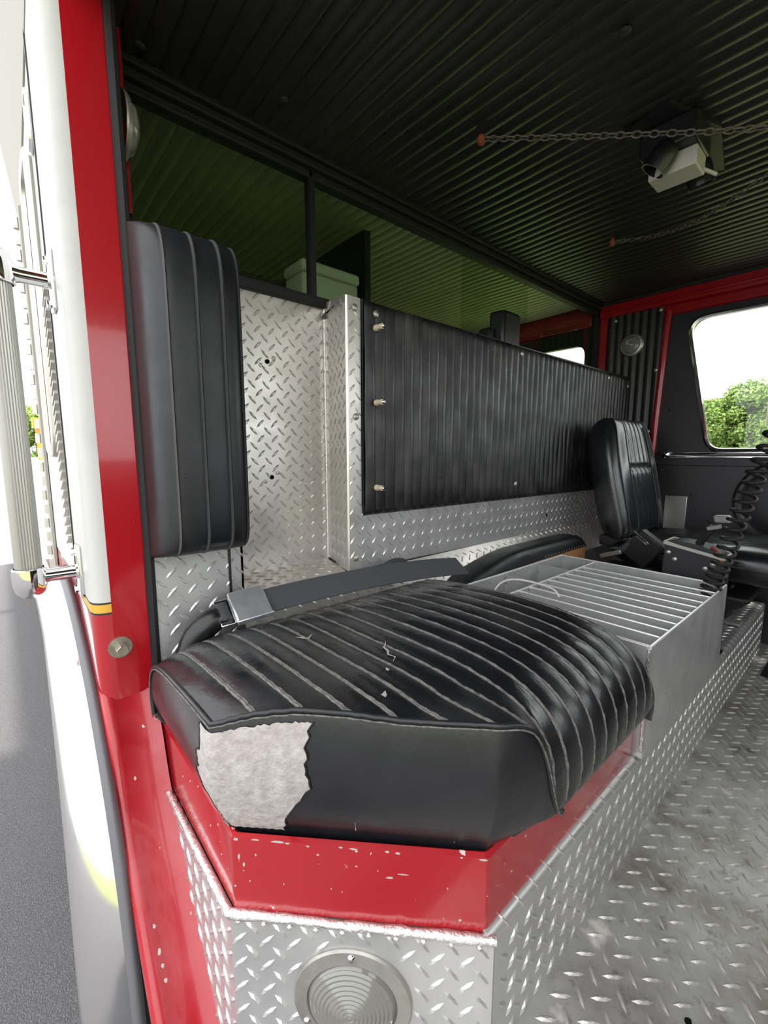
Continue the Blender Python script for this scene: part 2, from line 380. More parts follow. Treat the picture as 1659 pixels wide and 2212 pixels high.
st = plate(wr,'side_strip',(XA,0,0),Y,Z,(1,0,0),[(.237,.26),(.458,.26),(.458,1.48),(.237,1.48)],matn='tread_plate',off=(.0,.013))
MB().box((XB,.452,.6),(XA,.458,1.48)).build('strip_edge','tread_plate',wr)
MB().box((XA,.418,.58),(XA+.004,.424,.84)).build('seam_gap','black_paint',wr)
MB().box((XB-.01,.23,.26),(XB-.004,2.95,.62)).box((XA-.02,.862,.60),(XA-.008,2.94,1.46)).build('backing','black_paint',wr)
MB().box((XB-.004,.857,1.445),(XA-.004,2.94,1.458)).build('shelf_top','black_vinyl',wr)
for y, z in ((2.35,.735),(2.03,.69),(2.36,.80)): place(hole,'screw_hole',wr,(XA-.001,y,z),look((1,0,0)))

# padded pleated panel on the rear wall
pn = thing('pleated_panel', (XA,1.9,.81), 'wide black vinyl panel with vertical pleats bolted along the rear wall', 'panel')
PP = .0422; npl = 49; pr = []
for i in range(npl):
    for k in range(6): pr.append((.862+(i+k/6)*PP, .012+.0075*math.sin(PI*k/6)**.55))
pr.append((.862+npl*PP, .012))
ZS = [.80,.806,.82]+[.82+.6*i/10 for i in range(1,11)]+[1.436,1.452,1.458]
def pf(i, j):
    z = ZS[i]; e = 0 if i in (0, len(ZS)-1) else (.75 if i in (1, len(ZS)-2) else 1); y, d = pr[j]
    return (XA+.001+d*e+.0015*math.sin(z*21+j*.35)*e, y, z+ (y-.862)*(-.006))
MB().grid(pf, len(ZS), len(pr)).build('pleated_cover','panel_vinyl',pn,smooth=60)
MB().box((XA-.002,.860,.80),(XA+.006,.864,1.458)).build('edge_welt','black_vinyl',pn)
pegm = MB().lathe([(.010,0),(.010,.012),(.0085,.014),(.0085,.036),(.006,.038),(0,.038)],(0,0,0),(0,0,1),14).mesh('peg','cream_nylon')
tipm = MB().lathe([(.0065,.034),(.0065,.043),(.004,.046),(0,.046)],(0,0,0),(0,0,1),12).mesh('peg_tip','chrome')
for z in (1.378,1.155,.889):
    g = place(pegm,'peg',pn,(XA+.016,.901,z),look((1,0,0)))
    q = bpy.data.objects.new('peg_tip', tipm); COL.objects.link(q); q.parent = g
for y, z in ((.902,1.42),(1.717,1.419),(2.605,1.415),(1.707,.863),(2.881,1.396)): place(screw,'screw',pn,(XA+.018,y,z),look((1,0,0)))

# rear window: frame rails, bar, sliding panes, dark space behind
wi = thing('window_1', (XB,1.6,1.46), kind='structure', label='rear sliding cab window with dark tinted panes and black rails')
def rail(name, z0, z1, d):
    mb = MB()
    for k, (a, b) in enumerate(((0,.35),(.35,.68),(.68,1))): mb.box((XB-.03,.237,z0+(z1-z0)*a),(XB+d[k],2.945,z0+(z1-z0)*b))
    return mb.build(name,'rubber',wi,bevel=.004)
rail('top_rail',1.862,1.925,(.012,.03,.045)); 
MB().box((XB-.03,.237,1.478),(XB+.02,2.945,1.502)).box((XB-.03,.237,1.490),(XB+.010,2.945,1.512)).build('bottom_rail','rubber',wi,bevel=.003)
MB().box((XB-.02,.812,1.50),(XB+.012,.822,1.88)).box((XB-.02,.826,1.50),(XB+.006,.834,1.88)).build('window_bar','rubber',wi)
MB().box((XB-.03,2.92,1.48),(XB+.02,2.95,1.9)).build('end_rail','rubber',wi)
MB().box((XB-.004,.24,1.505),(XB,.815,1.875)).build('pane','tinted_glass',wi)
MB().box((XB-.004,.83,1.505),(XB,2.114,1.875)).build('pane','tinted_glass',wi)
MB().box((XB-.016,1.601,1.505),(XB-.012,2.93,1.875)).build('pane','tinted_glass',wi)
XR = -2.26
wc = thing('wall_crew', (-1.8,1.6,.2), kind='structure', label='dim crew compartment behind the rear glass with ribbed headliner')
MB().box((XR-.02,.14,.2),(XR,3.0,1.94)).box((XR,.16,.2),(XB-.03,.18,1.94)).build('back_panel','black_vinyl',wc)
MB().box((XR,1.22,.2),(-1.52,1.25,1.93)).build('light_blocker','black_vinyl',wc)  # panel added to keep far window light off the left headliner
MB().box((XR,.16,.18),(XB-.02,3.0,.2)).build('crew_floor','floor_plate',wc)
XS3 = [XR+(XB-.03-XR)*i/8 for i in range(9)]
MB().grid(lambda i, j: (XS3[i], prof[j][0], prof[j][1]+.003*math.sin(XS3[i]*11+prof[j][0]*6)), 9, len(prof)).build('crew_headliner','crew_vinyl',wc,smooth=50)
hw = rounded([(-2.18,.75,0),(-1.38,.75,0),(-1.38,1.70,0),(-2.18,1.70,0)], .07); n = len(hw); oc = []
for x, z, _ in hw:
    dx, dz = x+1.78, z-1.3; t = min(((.49 if dx > 0 else -.49)/dx) if abs(dx) > 1e-6 else 99, ((.55 if dz > 0 else -1.1)/dz) if abs(dz) > 1e-6 else 99); oc.append((-1.78+dx*t, 1.3+dz*t))
MB().add([(x,2.955,z) for x,z in oc]+[(x,2.955,z) for x,z,_ in hw]+[(x,2.99,z) for x,z,_ in hw]+[(x,2.99,z) for x,z in oc],
 [(i,(i+1)%n,n+(i+1)%n,n+i) for i in range(n)]+[(n+i,n+(i+1)%n,2*n+(i+1)%n,2*n+i) for i in range(n)]+[(2*n+i,2*n+(i+1)%n,3*n+(i+1)%n,3*n+i) for i in range(n)]).build('crew_side_panel','door_vinyl',wc)
MB().box((XR,2.92,1.80),(XB-.03,2.99,1.935)).build('crew_beam','red_frame',wc,bevel=.01)
gc = thing('grey_case', (-1.5,1.0,1.458), 'pale grey lidded case seen through the rear glass beside the window bar', 'case')
MB().box((-1.56,.865,1.46),(-1.43,1.115,1.645)).build('case_body','case_plastic',gc,bevel=.012,seg=3)
MB().box((-1.565,.860,1.645),(-1.425,1.12,1.685)).build('case_lid','case_plastic',gc,bevel=.012,seg=3)
MB().box((-1.60,.7,1.42),(-1.33,1.3,1.457)).build('crew_shelf','crew_shelf',wc)

# little loudspeaker on the shelf
sp_ = thing('loudspeaker', (-1.2,1.78,1.458), 'small black loudspeaker standing on the pleated panel shelf before the rear glass', 'speaker')
MB().prism([(-1.235,1.70,1.458),(-1.165,1.715,1.458),(-1.165,1.84,1.458),(-1.235,1.855,1.458)],(0,0,.165)).build('cabinet','black_plastic',sp_,bevel=.012,seg=3)
MB().box((-1.166,1.722,1.468),(-1.160,1.834,1.612)).build('grille','black_plastic',sp_,bevel=.004)
MB().box((-1.160,1.808,1.48),(-1.158,1.828,1.484)).build('badge','satin_metal',sp_)
MB().prism([(-1.26,1.66,1.458),(-1.2,1.66,1.458),(-1.2,1.70,1.458),(-1.26,1.70,1.458)],(0,0,.09)).build('bracket','black_plastic',sp_,bevel=.01)

# ------------------------------------------------------------------ far (driver) side
YD = 2.95
wf = thing('wall_far', (-1.1,YD,0), kind='structure', label='far side of the cab with red frame and black ribbed panel')
MB().box((-1.3,YD+.02,0),(-.9,YD+.06,1.93)).build('outer_skin','red_frame',wf)
cp = []
for i in range(7):
    for k in range(8): cp.append((-1.235+(i+k/8)*.0445, .010*math.sin(PI*k/8)**.8))
cp.append((-1.235+7*.0445, 0))
ZS2 = [.26+1.58*i/12 for i in range(13)]
MB().grid(lambda i, j: (cp[j][0]*(1)+.0, YD-.004-cp[j][1], ZS2[i]), 13, len(cp)).build('ribbed_panel','ceiling_vinyl',wf,smooth=60)
for x, z in ((-1.191,1.805),(-.945,1.815),(-.945,1.48),(-.96,1.126)): place(screw,'screw',wf,(x,YD-.014,z),look((0,-1,0)))
tr = thing('trim_1', (-1.27,YD,.26), kind='structure', label='red painted corner post beside the rear window')
MB().box((-1.30,YD-.015,.26),(-1.238,YD+.03,1.9)).build('post','red_frame',tr,bevel=.006)
tr = thing('trim_2', (-.5,YD,1.83), kind='structure', label='red painted beam above the far door')
MB().box((-1.30,YD-.03,1.83),(1.2,YD+.08,1.925)).box((-.93,YD-.012,1.775),(1.2,YD+.05,1.835)).build('beam','red_frame',tr,bevel=.012,seg=3)
MB().tube([(-1.24,YD-.03,1.86),(1.2,YD-.03,1.86)],.007,8).build('beam_bead','red_frame',tr)
tr = thing('trim_3', (-.91,YD,0), kind='structure', label='red painted door pillar beside the driver seat')
MB().tube([(-.955,YD-.004,.0),(-.935,YD-.006,.9),(-.905,YD-.006,1.80)],.019,12).build('pillar_tube','red_frame',tr)
# dome lamps
def dome(O, A, label):
    t = thing('dome_lamp', O, label, 'lamp', 'round cab dome lamps'); O = Vector(O); A = Vector(A)
    MB().lathe([(.066,0),(.066,.004),(.060,.012),(.050,.015)],O,A,28).build('bezel','satin_metal',t)
    pr_ = [(.052,.012)]
    for k in range(12): r = .05-.004*k; pr_ += [(r,.013+.021*math.sqrt(1-(r/.052)**2)+(.0015 if k%2 else 0))]
    pr_ += [(0,.036)]
    MB().lathe(pr_,O,A,28).build('lens','lens_plastic',t)
    for k in range(3):
        a = .5+k*2.094; u = A.orthogonal().normalized(); v_ = A.cross(u); place(screw,'screw',t,O+A*.008+(u*math.cos(a)+v_*math.sin(a))*.059,look(A)).scale = (.5,.5,.5)
    return t
dome((-1.085,YD-.016,1.643),(0,-1,0),'round dome lamp on the black ribbed panel beside the far door')

# driver door with window opening
dr = thing('door_1', (-.2,YD,.05), kind='structure', label='black vinyl lined driver door with a rounded window')
hole2 = rounded([(-.660,1.012,0),(.62,1.012,0),(.62,1.735,0),(-.806,1.735,0)], .085)
cx_, cz_ = -.1, 1.35
outer = []
for x, z, _ in hole2:
    dx, dz = x-cx_, z-cz_; t = min(((.80 if dx > 0 else -.815)/dx) if abs(dx) > 1e-6 else 9, ((.43 if dz > 0 else -.42)/dz) if abs(dz) > 1e-6 else 9)
    outer.append((cx_+dx*t, cz_+dz*t))
mb = MB(); n = len(hole2); yb = YD+.045
for lay, (yo) in ((0,YD+.005),):
    v = [(x,yo,z) for x,z in outer]+[(x,yo-.002,z) for x,z,_ in hole2]+[(x,yo+.05,z) for x,z,_ in hole2]+[(x,yo+.05,z) for x,z in outer]
    f = [(i,(i+1)%n,n+(i+1)%n,n+i) for i in range(n)]+[(n+i,n+(i+1)%n,2*n+(i+1)%n,2*n+i) for i in range(n)]+[(2*n+i,2*n+(i+1)%n,3*n+(i+1)%n,3*n+i) for i in range(n)]+[(3*n+i,3*n+(i+1)%n,(i+1)%n,i) for i in range(n)]
    mb.add(v, f)
mb.build('upper_panel','door_vinyl',dr)
MB().box((-.915,YD+.005,-.04),(.80,YD+.05,.932)).build('lower_panel','door_vinyl',dr,bevel=.006)
MB().tube([(x,YD-.002,z) for x,z,_ in hole2],.013,8,closed=True).build('window_seal','polished',dr)
rr_ = MB().box((-.84,YD-.012,.972),(.70,YD+.008,1.004)).tube([(-.84,YD-.014,.990),(.70,YD-.014,.990)],.010,8)
rr_.build('belt_rail','polished',dr,bevel=.003)
MB().tube([(-.862,YD-.014,.975),(-.848,YD-.022,1.0),(-.835,YD-.014,1.016)],.009,8).lathe([(.016,0),(.016,.02),(0,.024)],(-.852,YD-.01,.99),(0,-1,0),12).build('rail_latch','chrome',dr)
MB().tube([(-.30+.205*math.cos(a*PI/24), YD-.004, .745+.205*math.sin(a*PI/24)) for a in range(48)],.024,10,closed=True).build('round_moulding','door_vinyl',dr)
MB().lathe([(.19,.004),(.17,.010),(.1,.016),(0,.018)],(-.30,YD+.004,.745),(0,-1,0),36).build('moulding_dish','door_vinyl',dr)
MB().box((-.845,YD-.006,.50),(-.732,YD+.004,.752)).build('scuff_plate','stainless',dr,bevel=.003)
for x, z in ((-.715,.765),(-.86,1.25),(-.88,.9),(-.62,.62)): place(snap,'screw',dr,(x,YD+.002,z),look((0,-1,0))).scale = (.7,.7,.7)
w2 = MB().prism([(x,YD+.028,z) for x,z,_ in hole2],(0,.004,0)).build('window_2','clear_glass'); tag(w2,'clear side glass of the far door looking onto trees',kind='structure')
# mirror bracket / white mirror head outside the far window
mo = thing('wing_mirror', (-.40,YD+.12,1.16), 'white backed wing mirror outside the far door window', 'mirror')
MB().box((-.452,YD+.16,1.14),(-.20,YD+.21,1.38)).build('mirror_head','white_plastic',mo,bevel=.015,seg=3)
MB().tube([(-.22,YD+.06,1.2),(-.26,YD+.16,1.22)],.012,8).build('mirror_arm','chrome',mo)

# front of the cab: dash, windscreen posts and glass
wfr = thing('wall_front', (1.2,1.5,0), kind='structure', label='front of the cab with dash and windscreen frame')
MB().box((.80,.30,.30),(1.2,2.94,.86)).build('dashboard','black_vinyl',wfr,bevel=.04,seg=3)
MB().box((1.18,.12,-.3),(1.25,3.0,.95)).box((1.18,.12,1.80),(1.25,3.0,1.96)).box((1.18,.12,.9),(1.25,.24,1.9)).box((1.18,2.86,.9),(1.25,3.0,1.9)).box((1.18,1.53,.9),(1.25,1.59,1.9)).build('windscreen_frame','red_frame',wfr)
MB().box((.75,YD+.0,0),(1.2,YD+.05,1.93)).build('corner_panel','door_vinyl',wfr)
MB().box((.62,.14,-.3),(1.2,.20,1.93)).build('hinge_post','red_frame',wfr)
w3 = MB().box((1.205,.24,.95),(1.211,2.86,1.80)).build('window_3','clear_glass'); tag(w3,'windscreen glass of the cab',kind='structure')

# ------------------------------------------------------------------ near side: pillar, sill, outer body
wn = thing('wall_near', (-1.2,.18,-.2), kind='structure', label='red and white near side body with the rear door pillar')
XP = -1.10
MB().prism([(XP,.150,-.3),(XP,.232,-.3),(XP-.03,.236,-.3),(XP-.2,.236,-.3),(XP-.2,.150,-.3)],(0,0,2.2)).build('door_pillar','red_pillar',wn,bevel=.006)
def cprof(z): return [(XP,.156,z),(XP-.001,.146,z),(XP-.006,.134,z),(XP-.016,.125,z),(XP-.035,.12,z),(XP-.22,.12,z),(XP-.22,.156,z)]
MB().prism(cprof(.672),(0,0,1.6)).build('corner_skin','white_paint',wn,smooth=60)
MB().prism(cprof(.6675),(0,0,.0045)).prism(cprof(.644),(0,0,.0045)).build('stripe_border','black_stripe',wn,smooth=60)
MB().prism(cprof(.6485),(0,0,.019)).build('yellow_stripe','yellow_stripe',wn,smooth=60)
MB().prism(cprof(-.3),(0,0,.944)).build('corner_skin','red_pillar',wn,smooth=60)
# outer side behind the corner
MB().box((-2.02,.122,.672),(XP-.22,.16,1.92)).build('side_skin','white_paint',wn)
MB().box((-2.02,.122,.45),(XP-.22,.16,.672)).build('side_skin','red_paint',wn)
MB().prism([(-2.02,.118,1.76),(-1.2,.118,1.92),(-1.2,.06,2.5),(-2.15,.02,2.7)],(0,.02,0)).build('upper_flare','beige_paint',wn)
MB().box((-1.325,.117,.672),(-1.319,.124,1.92)).build('seam_gap','black_stripe',wn)
gr = MB()
for k in range(26):
    z = .775+k*.024; gr.obox((-1.385,.117,z),(.035,0,.012),(0,.006,0),(0,0,.0035))
gr.build('vent_grille','satin_metal',wn)
MB().prism(rounded([(-1.66,.116,1.0),(-1.46,.116,1.0),(-1.46,.116,1.745),(-1.66,.116,1.745)],.05),(0,.006,0)).build('side_glass','dark_void',wn)
MB().tube(rounded([(-1.66,.116,1.0),(-1.46,.116,1.0),(-1.46,.116,1.745),(-1.66,.116,1.745)],.05),.012,8,closed=True).build('window_surround','satin_metal',wn)
MB().tube(rounded([(-1.42,.117,1.70),(-1.36,.117,1.70),(-1.36,.117,1.82),(-1.42,.117,1.82)],.028),.006,6,closed=True).build('vent_ring','chrome',wn)
kn = MB().tube([(0,0,-.0165),(0,0,.0165)],.012,8).mesh('hinge_knuckle','satin_metal')
for k in range(26): place(kn,'hinge_knuckle',wn,(-1.97,.112-(.003 if k%2 else 0),.50+k*.05))
MB().box((-1.965,.112,.45),(-1.90,.120,1.78)).build('hinge_leaf','beige_paint',wn)
# far rear body seen past the hinge
rb = thing('truck_body', (-4.2,1.5,GZ), 'white and red low rear body of the truck behind the cab', 'truck body')
MB().box((-9,.24,-.35),(-2.3,2.8,.50)).build('lower_body','white_paint',rb)
MB().box((-5.6,.235,.0),(-2.3,.24,.18)).build('red_band','red_paint',rb)
MB().box((-9,.26,.5),(-2.35,2.7,.93)).build('pump_panel','stainless',rb)
MB().tube([(-2.6,.21,.62),(-2.6,.21,.92)],.02,8).tube([(-2.6,.26,.64),(-2.6,.21,.64)],.012,8).tube([(-2.6,.26,.90),(-2.6,.21,.90)],.012,8).build('grab_handle','chrome',rb)
MB().tube([(-5.55,.3,.5),(-5.55,.3,1.24)],.02,8).box((-5.6,.26,1.24),(-5.5,.36,1.34)).build('beacon_post','amber',rb)
# interior red strip + dome lamp on the near wall
MB().box((XB,.234,.26),(XP-.03,.2365,1.52)).build('inner_lining','black_vinyl',wn)
MB().box((-1.235,.2365,1.545),(XP-.03,.240,1.93)).box((-1.25,.236,1.545),(-1.2,.279,1.93)).build('inner_red_strip','red_frame',wn)
MB().box((XB,.2365,1.5),(-1.25,.2385,1.93)).build('inner_lining','black_vinyl',wn)
MB().box((XP-.2,.15,1.88),(1.2,.236,1.97)).build('door_header','red_paint',wn,bevel=.006)
dome((-1.165,.258,1.70),(0,1,0),'round dome lamp half hidden behind the near red door pillar')
# weatherstrip
ws = MB().tube([(XP+.004,.236,.40),(XP+.004,.238,.8),(XP+.004,.238,1.3),(XP+.004,.238,1.88)],.011,8).tube([(XP-.004,.242,.40),(XP-.004,.243,1.0),(XP-.004,.243,1.88)],.006,8)
tag(ws.build('weatherstrip','rubber'),'black rubber weatherstrip running up the red door pillar','weatherstrip')
# big hex bolt
hb = thing('hex_bolt', (XP,.158,.565), 'zinc hex bolt with washer screwed into the red door pillar', 'bolt')
MB().lathe([(0,.004),(.024,.004),(.024,0)],(XP,.166,.564),(1,0,0),24).build('washer','steel_bolt',hb)
MB().lathe([(0,.028),(.012,.028),(.0135,.026),(.0135,.012),(.012,.012),(.012,0)],(XP+.004,.166,.564),(1,0,0),6).lathe([(.0115,0),(.0115,.012)],(XP+.002,.166,.564),(1,0,0),12).build('bolt_head','steel_bolt',hb,smooth=20)

# sill: red arch surface following the wheel arch
CXW, CZW = -1.65, -.15
sill_pts = spline([(-1.13,.47),(-1.045,.40),(-.985,.25),(-.885,.10),(-.80,-.02),(-.735,-.11),(-.69,-.22)], 24)
si = thing('trim_4', (-.9,.18,-.3), kind='structure', label='red painted door sill curving down over the wheel arch')
sec = [(.119,-.030),(.121,-.006),(.128,0),(.142,-.002),(.150,-.008),(.205,-.006),(.224,0),(.226,-.03)]
def sf(i, j):
    p = sill_pts[i]; a = sill_pts[max(i-1,0)]; b = sill_pts[min(i+1,23)]; t = (b-a).normalized(); n_ = Vector((-t.y, t.x)); n_ = n_ if n_.y > 0 else -n_
    y, d = sec[j]; return (p.x+n_.x*d, y, p.y+n_.y*d)
MB().grid(sf, 24, len(sec)).build('sill_skin','red_sill',si,smooth=60)

# polished wheel arch trim with rubber strip
fe = thing('fender_trim', (-1.3,.08,-.2), 'polished metal wheel arch trim with a grey rubber strip beside the red sill', 'fender')
sec = [(.745,.119),(.7705,.118),(.7705,.106),(.768,.092),(.760,.076),(.748,.060),(.733,.048),(.715,.041),(.702,.041),(.700,.046),(.715,.06),(.73,.117)]
ang = [math.radians(a) for a in range(-20, 116, 4)]
def ff(i, j):
    R_, y = sec[j]; a = ang[i]; R_ += .02*max(0,math.sin(a*2-.6)); lean = .020*max(0, 1-a/1.2)
    return (CXW+R_*math.cos(a), y-(lean if y < .1 else 0)*(.11-y)/.06, CZW+R_*math.sin(a))
MB().grid(ff, len(ang), len(sec)).build('trim_skin','polished',fe,smooth=60)
MB().grid(lambda i, j: (CXW+(.7725+.012*math.sin(j*PI/5)+.02*max(0,math.sin(ang[i]*2-.6)))*math.cos(ang[i]), .098+.024*j/5, CZW+(.7725+.012*math.sin(j*PI/5)+.02*max(0,math.sin(ang[i]*2-.6)))*math.sin(ang[i])), len(ang), 6).build('rubber_strip','grey_rubber',fe,smooth=60)
MB().grid(lambda i, j: (CXW+.70*math.cos(ang[i]), .13+.45*j, CZW+.70*math.sin(ang[i])), len(ang), 2).build('wheel_well','rubber',wn)

# grab rail on the outside
gb = thing('grab_rail', (-1.22,.03,.66), 'ribbed aluminium grab rail with chrome sockets on the outer body', 'handrail')
fl_ = []
NF = 30
def gf(i, j):
    a = 2*PI*j/(NF*4); r = .0245-.0016*(0.5+.5*math.cos(NF*a)); z = .745 if i == 0 else 1.345
    return (-1.22+r*math.cos(a), .025+r*math.sin(a), z)
MB().grid(gf, 2, NF*4+1).build('ribbed_bar','rail_aluminium',gb,smooth=60)
for z, d in ((.745,-1),(1.345,1)):
    MB().lathe([(.0275,-.004),(.031,-.002),(.032,.012),(.031,.035),(.026,.052),(.016,.062),(0,.065)],(-1.22,.025,z),(0,0,d),28).build('end_socket','chrome',gb)
    MB().tube([(-1.22,.04,z+d*.020),(-1.22,.062,z+d*.020),(-1.22,.108,z+d*.020),(-1.22,.119,z+d*.020)],[.022,.0155,.0155,.024],16).build('standoff_arm','chrome',gb)
    pl_ = MB().box((-1.248,.112,z+d*.02-.062),(-1.196,.1205,z+d*.02+.062)).build('mount_plate','chrome',gb,bevel=.006,seg=3)
    for q in (-.045,.045): MB().lathe([(.009,0),(.009,.007),(0,.008)],(-1.235,.112,z+d*.02+q),(0,-1,0),6).build('mount_bolt','chrome',pl_,smooth=20)

# ------------------------------------------------------------------ bench: tread plate riser
br = thing('bench_riser', (-.6,1.4,0), 'silver tread plate riser box running under both seats', 'bench')
A_, B_, C_, D_ = (-1.06,.222), (-.642,.222), (-.33,.518), (-.33,2.83)
TOPZ = .25
plate(br,'front_plate',(-.33,0,0),Y,Z,(1,0,0),[(.522,.0),(2.83,.0),(2.83,.236),(.522,.236)],matn='tread_plate',off=(.01,.018))
cl = math.hypot(C_[0]-B_[0], C_[1]-B_[1]); cu = ((C_[0]-B_[0])/cl, (C_[1]-B_[1])/cl, 0); cn = (cu[1], -cu[0], 0)
plate(br,'corner_plate',(B_[0],B_[1],0),cu,Z,cn,[(0,-.3),(cl,-.3),(cl,.236),(0,.236)],matn='tread_plate',off=(.012,.005),holes=[(.203,.098,.105)])
plate(br,'side_plate',(0,.222,0),(1,0,0),Z,(0,-1,0),[(-1.06,.2),(-.642,-.3),(-.642,.24),(-1.06,.24)],matn='tread_plate',off=(.0,.005))
MB().tube([(-.3465,.51,.236),(-.3465,2.83,.236)],.0165,14).build('rounded_lip','tread_plate',br)
MB().tube([(-.345,2.82,.02),(-.345,2.82,.25)],.014,8).build('end_lip','tread_plate',br)
plate(br,'top_plate',(0,0,.252),(1,0,0),Y,(0,0,1),[(-1.0,1.12),(-.345,1.12),(-.345,2.83),(-1.0,2.83)],matn='tread_plate',off=(.004,.01))
MB().box((-1.0,2.815,0),(-.345,2.83,.25)).build('end_plate','tread_plate',br)
lipm = MB().tube([(-.002,0,.0165),(.0095,.004,.0138),(.0150,.009,.006),(.0164,.013,-.006)],[.0006,.0020,.0020,.0006],6).mesh('lip_lug','tread_bright')
for k in range(49): place(lipm,'lip_lug',br,(-.3465,.545+k*.047,.236))
wb = []
for P0, P1 in (((-.985,.219),(-.644,.219)),((-.644,.219),(-.326,.518))):
    for k in range(24):
        t = k/23; wb.append((P0[0]+(P1[0]-P0[0])*t, P0[1]+(P1[1]-P0[1])*t, .2415+random.uniform(-.0015,.0015)))
MB().tube(wb,[.0078+random.uniform(-.0012,.0014) for _ in wb],8).build('weld_bead','weld',br,smooth=60)
drop = MB()
for k in range(10):
    t = .04+k*.1; c = Vector((-.644+.318*t, .219+.299*t, .231)); drop.lathe([(0,-.006),(.0042,-.003),(.0045,.002),(0,.006)],c+Vector(cn)*.003,(0,0,1),8)
drop.build('weld_drops','weld',br)

# foot lamp in the corner plate
lc = Vector((-.642,.222,.098))+Vector(cu)*.203; cnv = Vector(cn)
fo = thing('step_lamp', lc-Vector((0,0,.09)), 'round step lamp with ringed clear lens in the tread plate corner', 'lamp')
MB().lathe([(.100,0),(.100,.003),(.097,.006),(.076,.008),(.074,.003)],lc,cnv,48).build('bezel','lens_frame',fo)
pr_ = [(.075,.002),(.070,.010)]
for k in range(22):
    r = .070-.0033*k; pr_.append((max(r,0), .010+.016*(1-(r/.072)**2)+(.0016 if k % 2 else 0)))
MB().lathe(pr_,lc,cnv,48).build('lens','lens_plastic',fo,smooth=20)
scr2 = MB().lathe([(0,.005),(.004,.0045),(.0065,.002),(.007,0)],(0,0,0),(0,0,1),12).mesh('screw','chrome')
for a in (90, 210, 330):
    a = math.radians(a); place(scr2,'screw',fo,lc+cnv*.006+(Vector(cu)*math.cos(a)+Vector(Z)*math.sin(a))*.0875,look(cnv))

# red seat frame
sb = thing('seat_box', (-.6,.6,.25), 'chipped red painted frame box under the torn passenger cushion', 'seat box')
IN = .013
pol = rounded([(-1.09,.228,0),(-.642,.228,0),(-.342,.513,0),(-.342,1.113,0),(-1.09,1.113,0)],.012,4)
ctr = Vector((-.7,.7,0))
inn = [tuple(Vector(p)+(ctr-Vector(p)).normalized()*IN) for p in pol]; n = len(pol); v = []
for z, P_ in ((.246,pol),(.379,pol),(.382,[tuple(Vector(p)*.35+Vector(q)*.65) for p,q in zip(pol,inn)]),(.379,inn),(.30,inn)): v += [(p[0],p[1],z) for p in P_]
f = [(k*n+i,k*n+(i+1)%n,(k+1)*n+(i+1)%n,(k+1)*n+i) for k in range(4) for i in range(n)]+[tuple(4*n+i for i in range(n))]
MB().add(v, f).build('painted_frame','red_paint',sb)

rc = random.Random(3)
chip = MB()
def chip_at(c, U, V, N, a, b):
    k_ = 7; chip.prism([tuple(Vector(c)+Vector(U)*(a*.75*math.cos(2*PI*i/k_)*rc.uniform(.55,1.1))+Vector(V)*(b*.75*math.sin(2*PI*i/k_)*rc.uniform(.5,1.1))) for i in range(k_)], Vector(N)*.0007)
for t, z, a, b in ((.02,.376,.008,.004),(.10,.3775,.010,.002),(.19,.377,.016,.0028),(.23,.376,.006,.002),(.31,.374,.004,.002),(.44,.377,.005,.002),(.49,.376,.012,.0022),(.62,.376,.005,.003),(.66,.375,.006,.003),(.90,.377,.004,.002),(.98,.376,.010,.0035),(.50,.345,.003,.002),(.63,.330,.010,.0028),(.68,.338,.012,.0012),(.40,.30,.0015,.002),(.10,.35,.003,.003),(.05,.33,.003,.006),(.03,.345,.004,.009),(.85,.32,.002,.003),(.9,.265,.004,.003),(.35,.36,.003,.0025),(.07,.30,.002,.003)):
    P0 = Vector((-.642,.228,0)); P1 = Vector((-.342,.513,0)); c = P0+(P1-P0)*t; c.z = z; chip_at(c, cu, Z, cn, a, b)
for x, z in ((-.70,.36),(-.74,.33),(-.80,.37),(-.85,.35),(-.76,.29),(-.9,.33),(-.69,.31)): chip_at((x,.228,z),(1,0,0),Z,(0,-1,0),.003,.003)
for y, z in ((.62,.35),(.70,.365),(.58,.31),(.9,.36),(1.08,.36)): chip_at((-.342,y,z),Y,Z,(1,0,0),.003,.003)
chip.build('paint_chips','bare_metal',sb,smooth=0,kind='stuff')
chip = MB()
for i, d, a in ((6,.148,.006),(12,.138,.006),(13,.139,.008),(13.6,.140,.005),(14.2,.141,.006),(12.4,.200,.004),(4,.2,.003),(9.5,.17,.0025)):
    p = Vector(sf(int(i), 4)); q = Vector(sf(int(i)+1, 4)); fr_ = i-int(i); c = p*(1-fr_)+q*fr_; tt = (q-p).normalized(); nn = Vector((-tt.z,0,tt.x)); nn = nn if nn.z > 0 else -nn
    chip_at((c.x,d,c.z)+nn*.0 if False else Vector((c.x,d,c.z))+nn*.002, tt, (0,1,0), nn, a, a*.7)
chip.build('paint_chips','bare_metal',si,smooth=0,kind='stuff')

# ------------------------------------------------------------------ passenger cushion
cu_ = thing('seat_cushion', (-.66,.66,.375), 'wide black vinyl passenger seat cushion with stitched ribs and a torn corner', 'seat cushion')
PR = spline([(-1.035,.40,0),(-1.045,.48,0),(-1.02,.55,0),(-.95,.588,0),(-.82,.606,0),(-.66,.616,0),(-.52,.613,0),(-.43,.602,0),(-.368,.582,0),(-.323,.545,0),(-.299,.490,0),(-.297,.425,0),(-.312,.385,0)], 400)
def xch(y): return -.642+(y-.222)*(.312/.296)-.002
ylo, yhi = .214, 1.108
SEAMS = [.262+.0505*i for i in range(17)]
def kz(y): return 1-.17*max(0,(.34-y)/.126)**2-.42*max(0,(y-1.01)/.098)**2.2
def pleat(y):
    d = min(abs(y-q) for q in SEAMS); A_p = .0032-.0019*sm(.45,.8,y); g = -A_p*math.exp(-(d/.005)**2)
    return g+A_p*(1-math.exp(-(d/.016)**2))
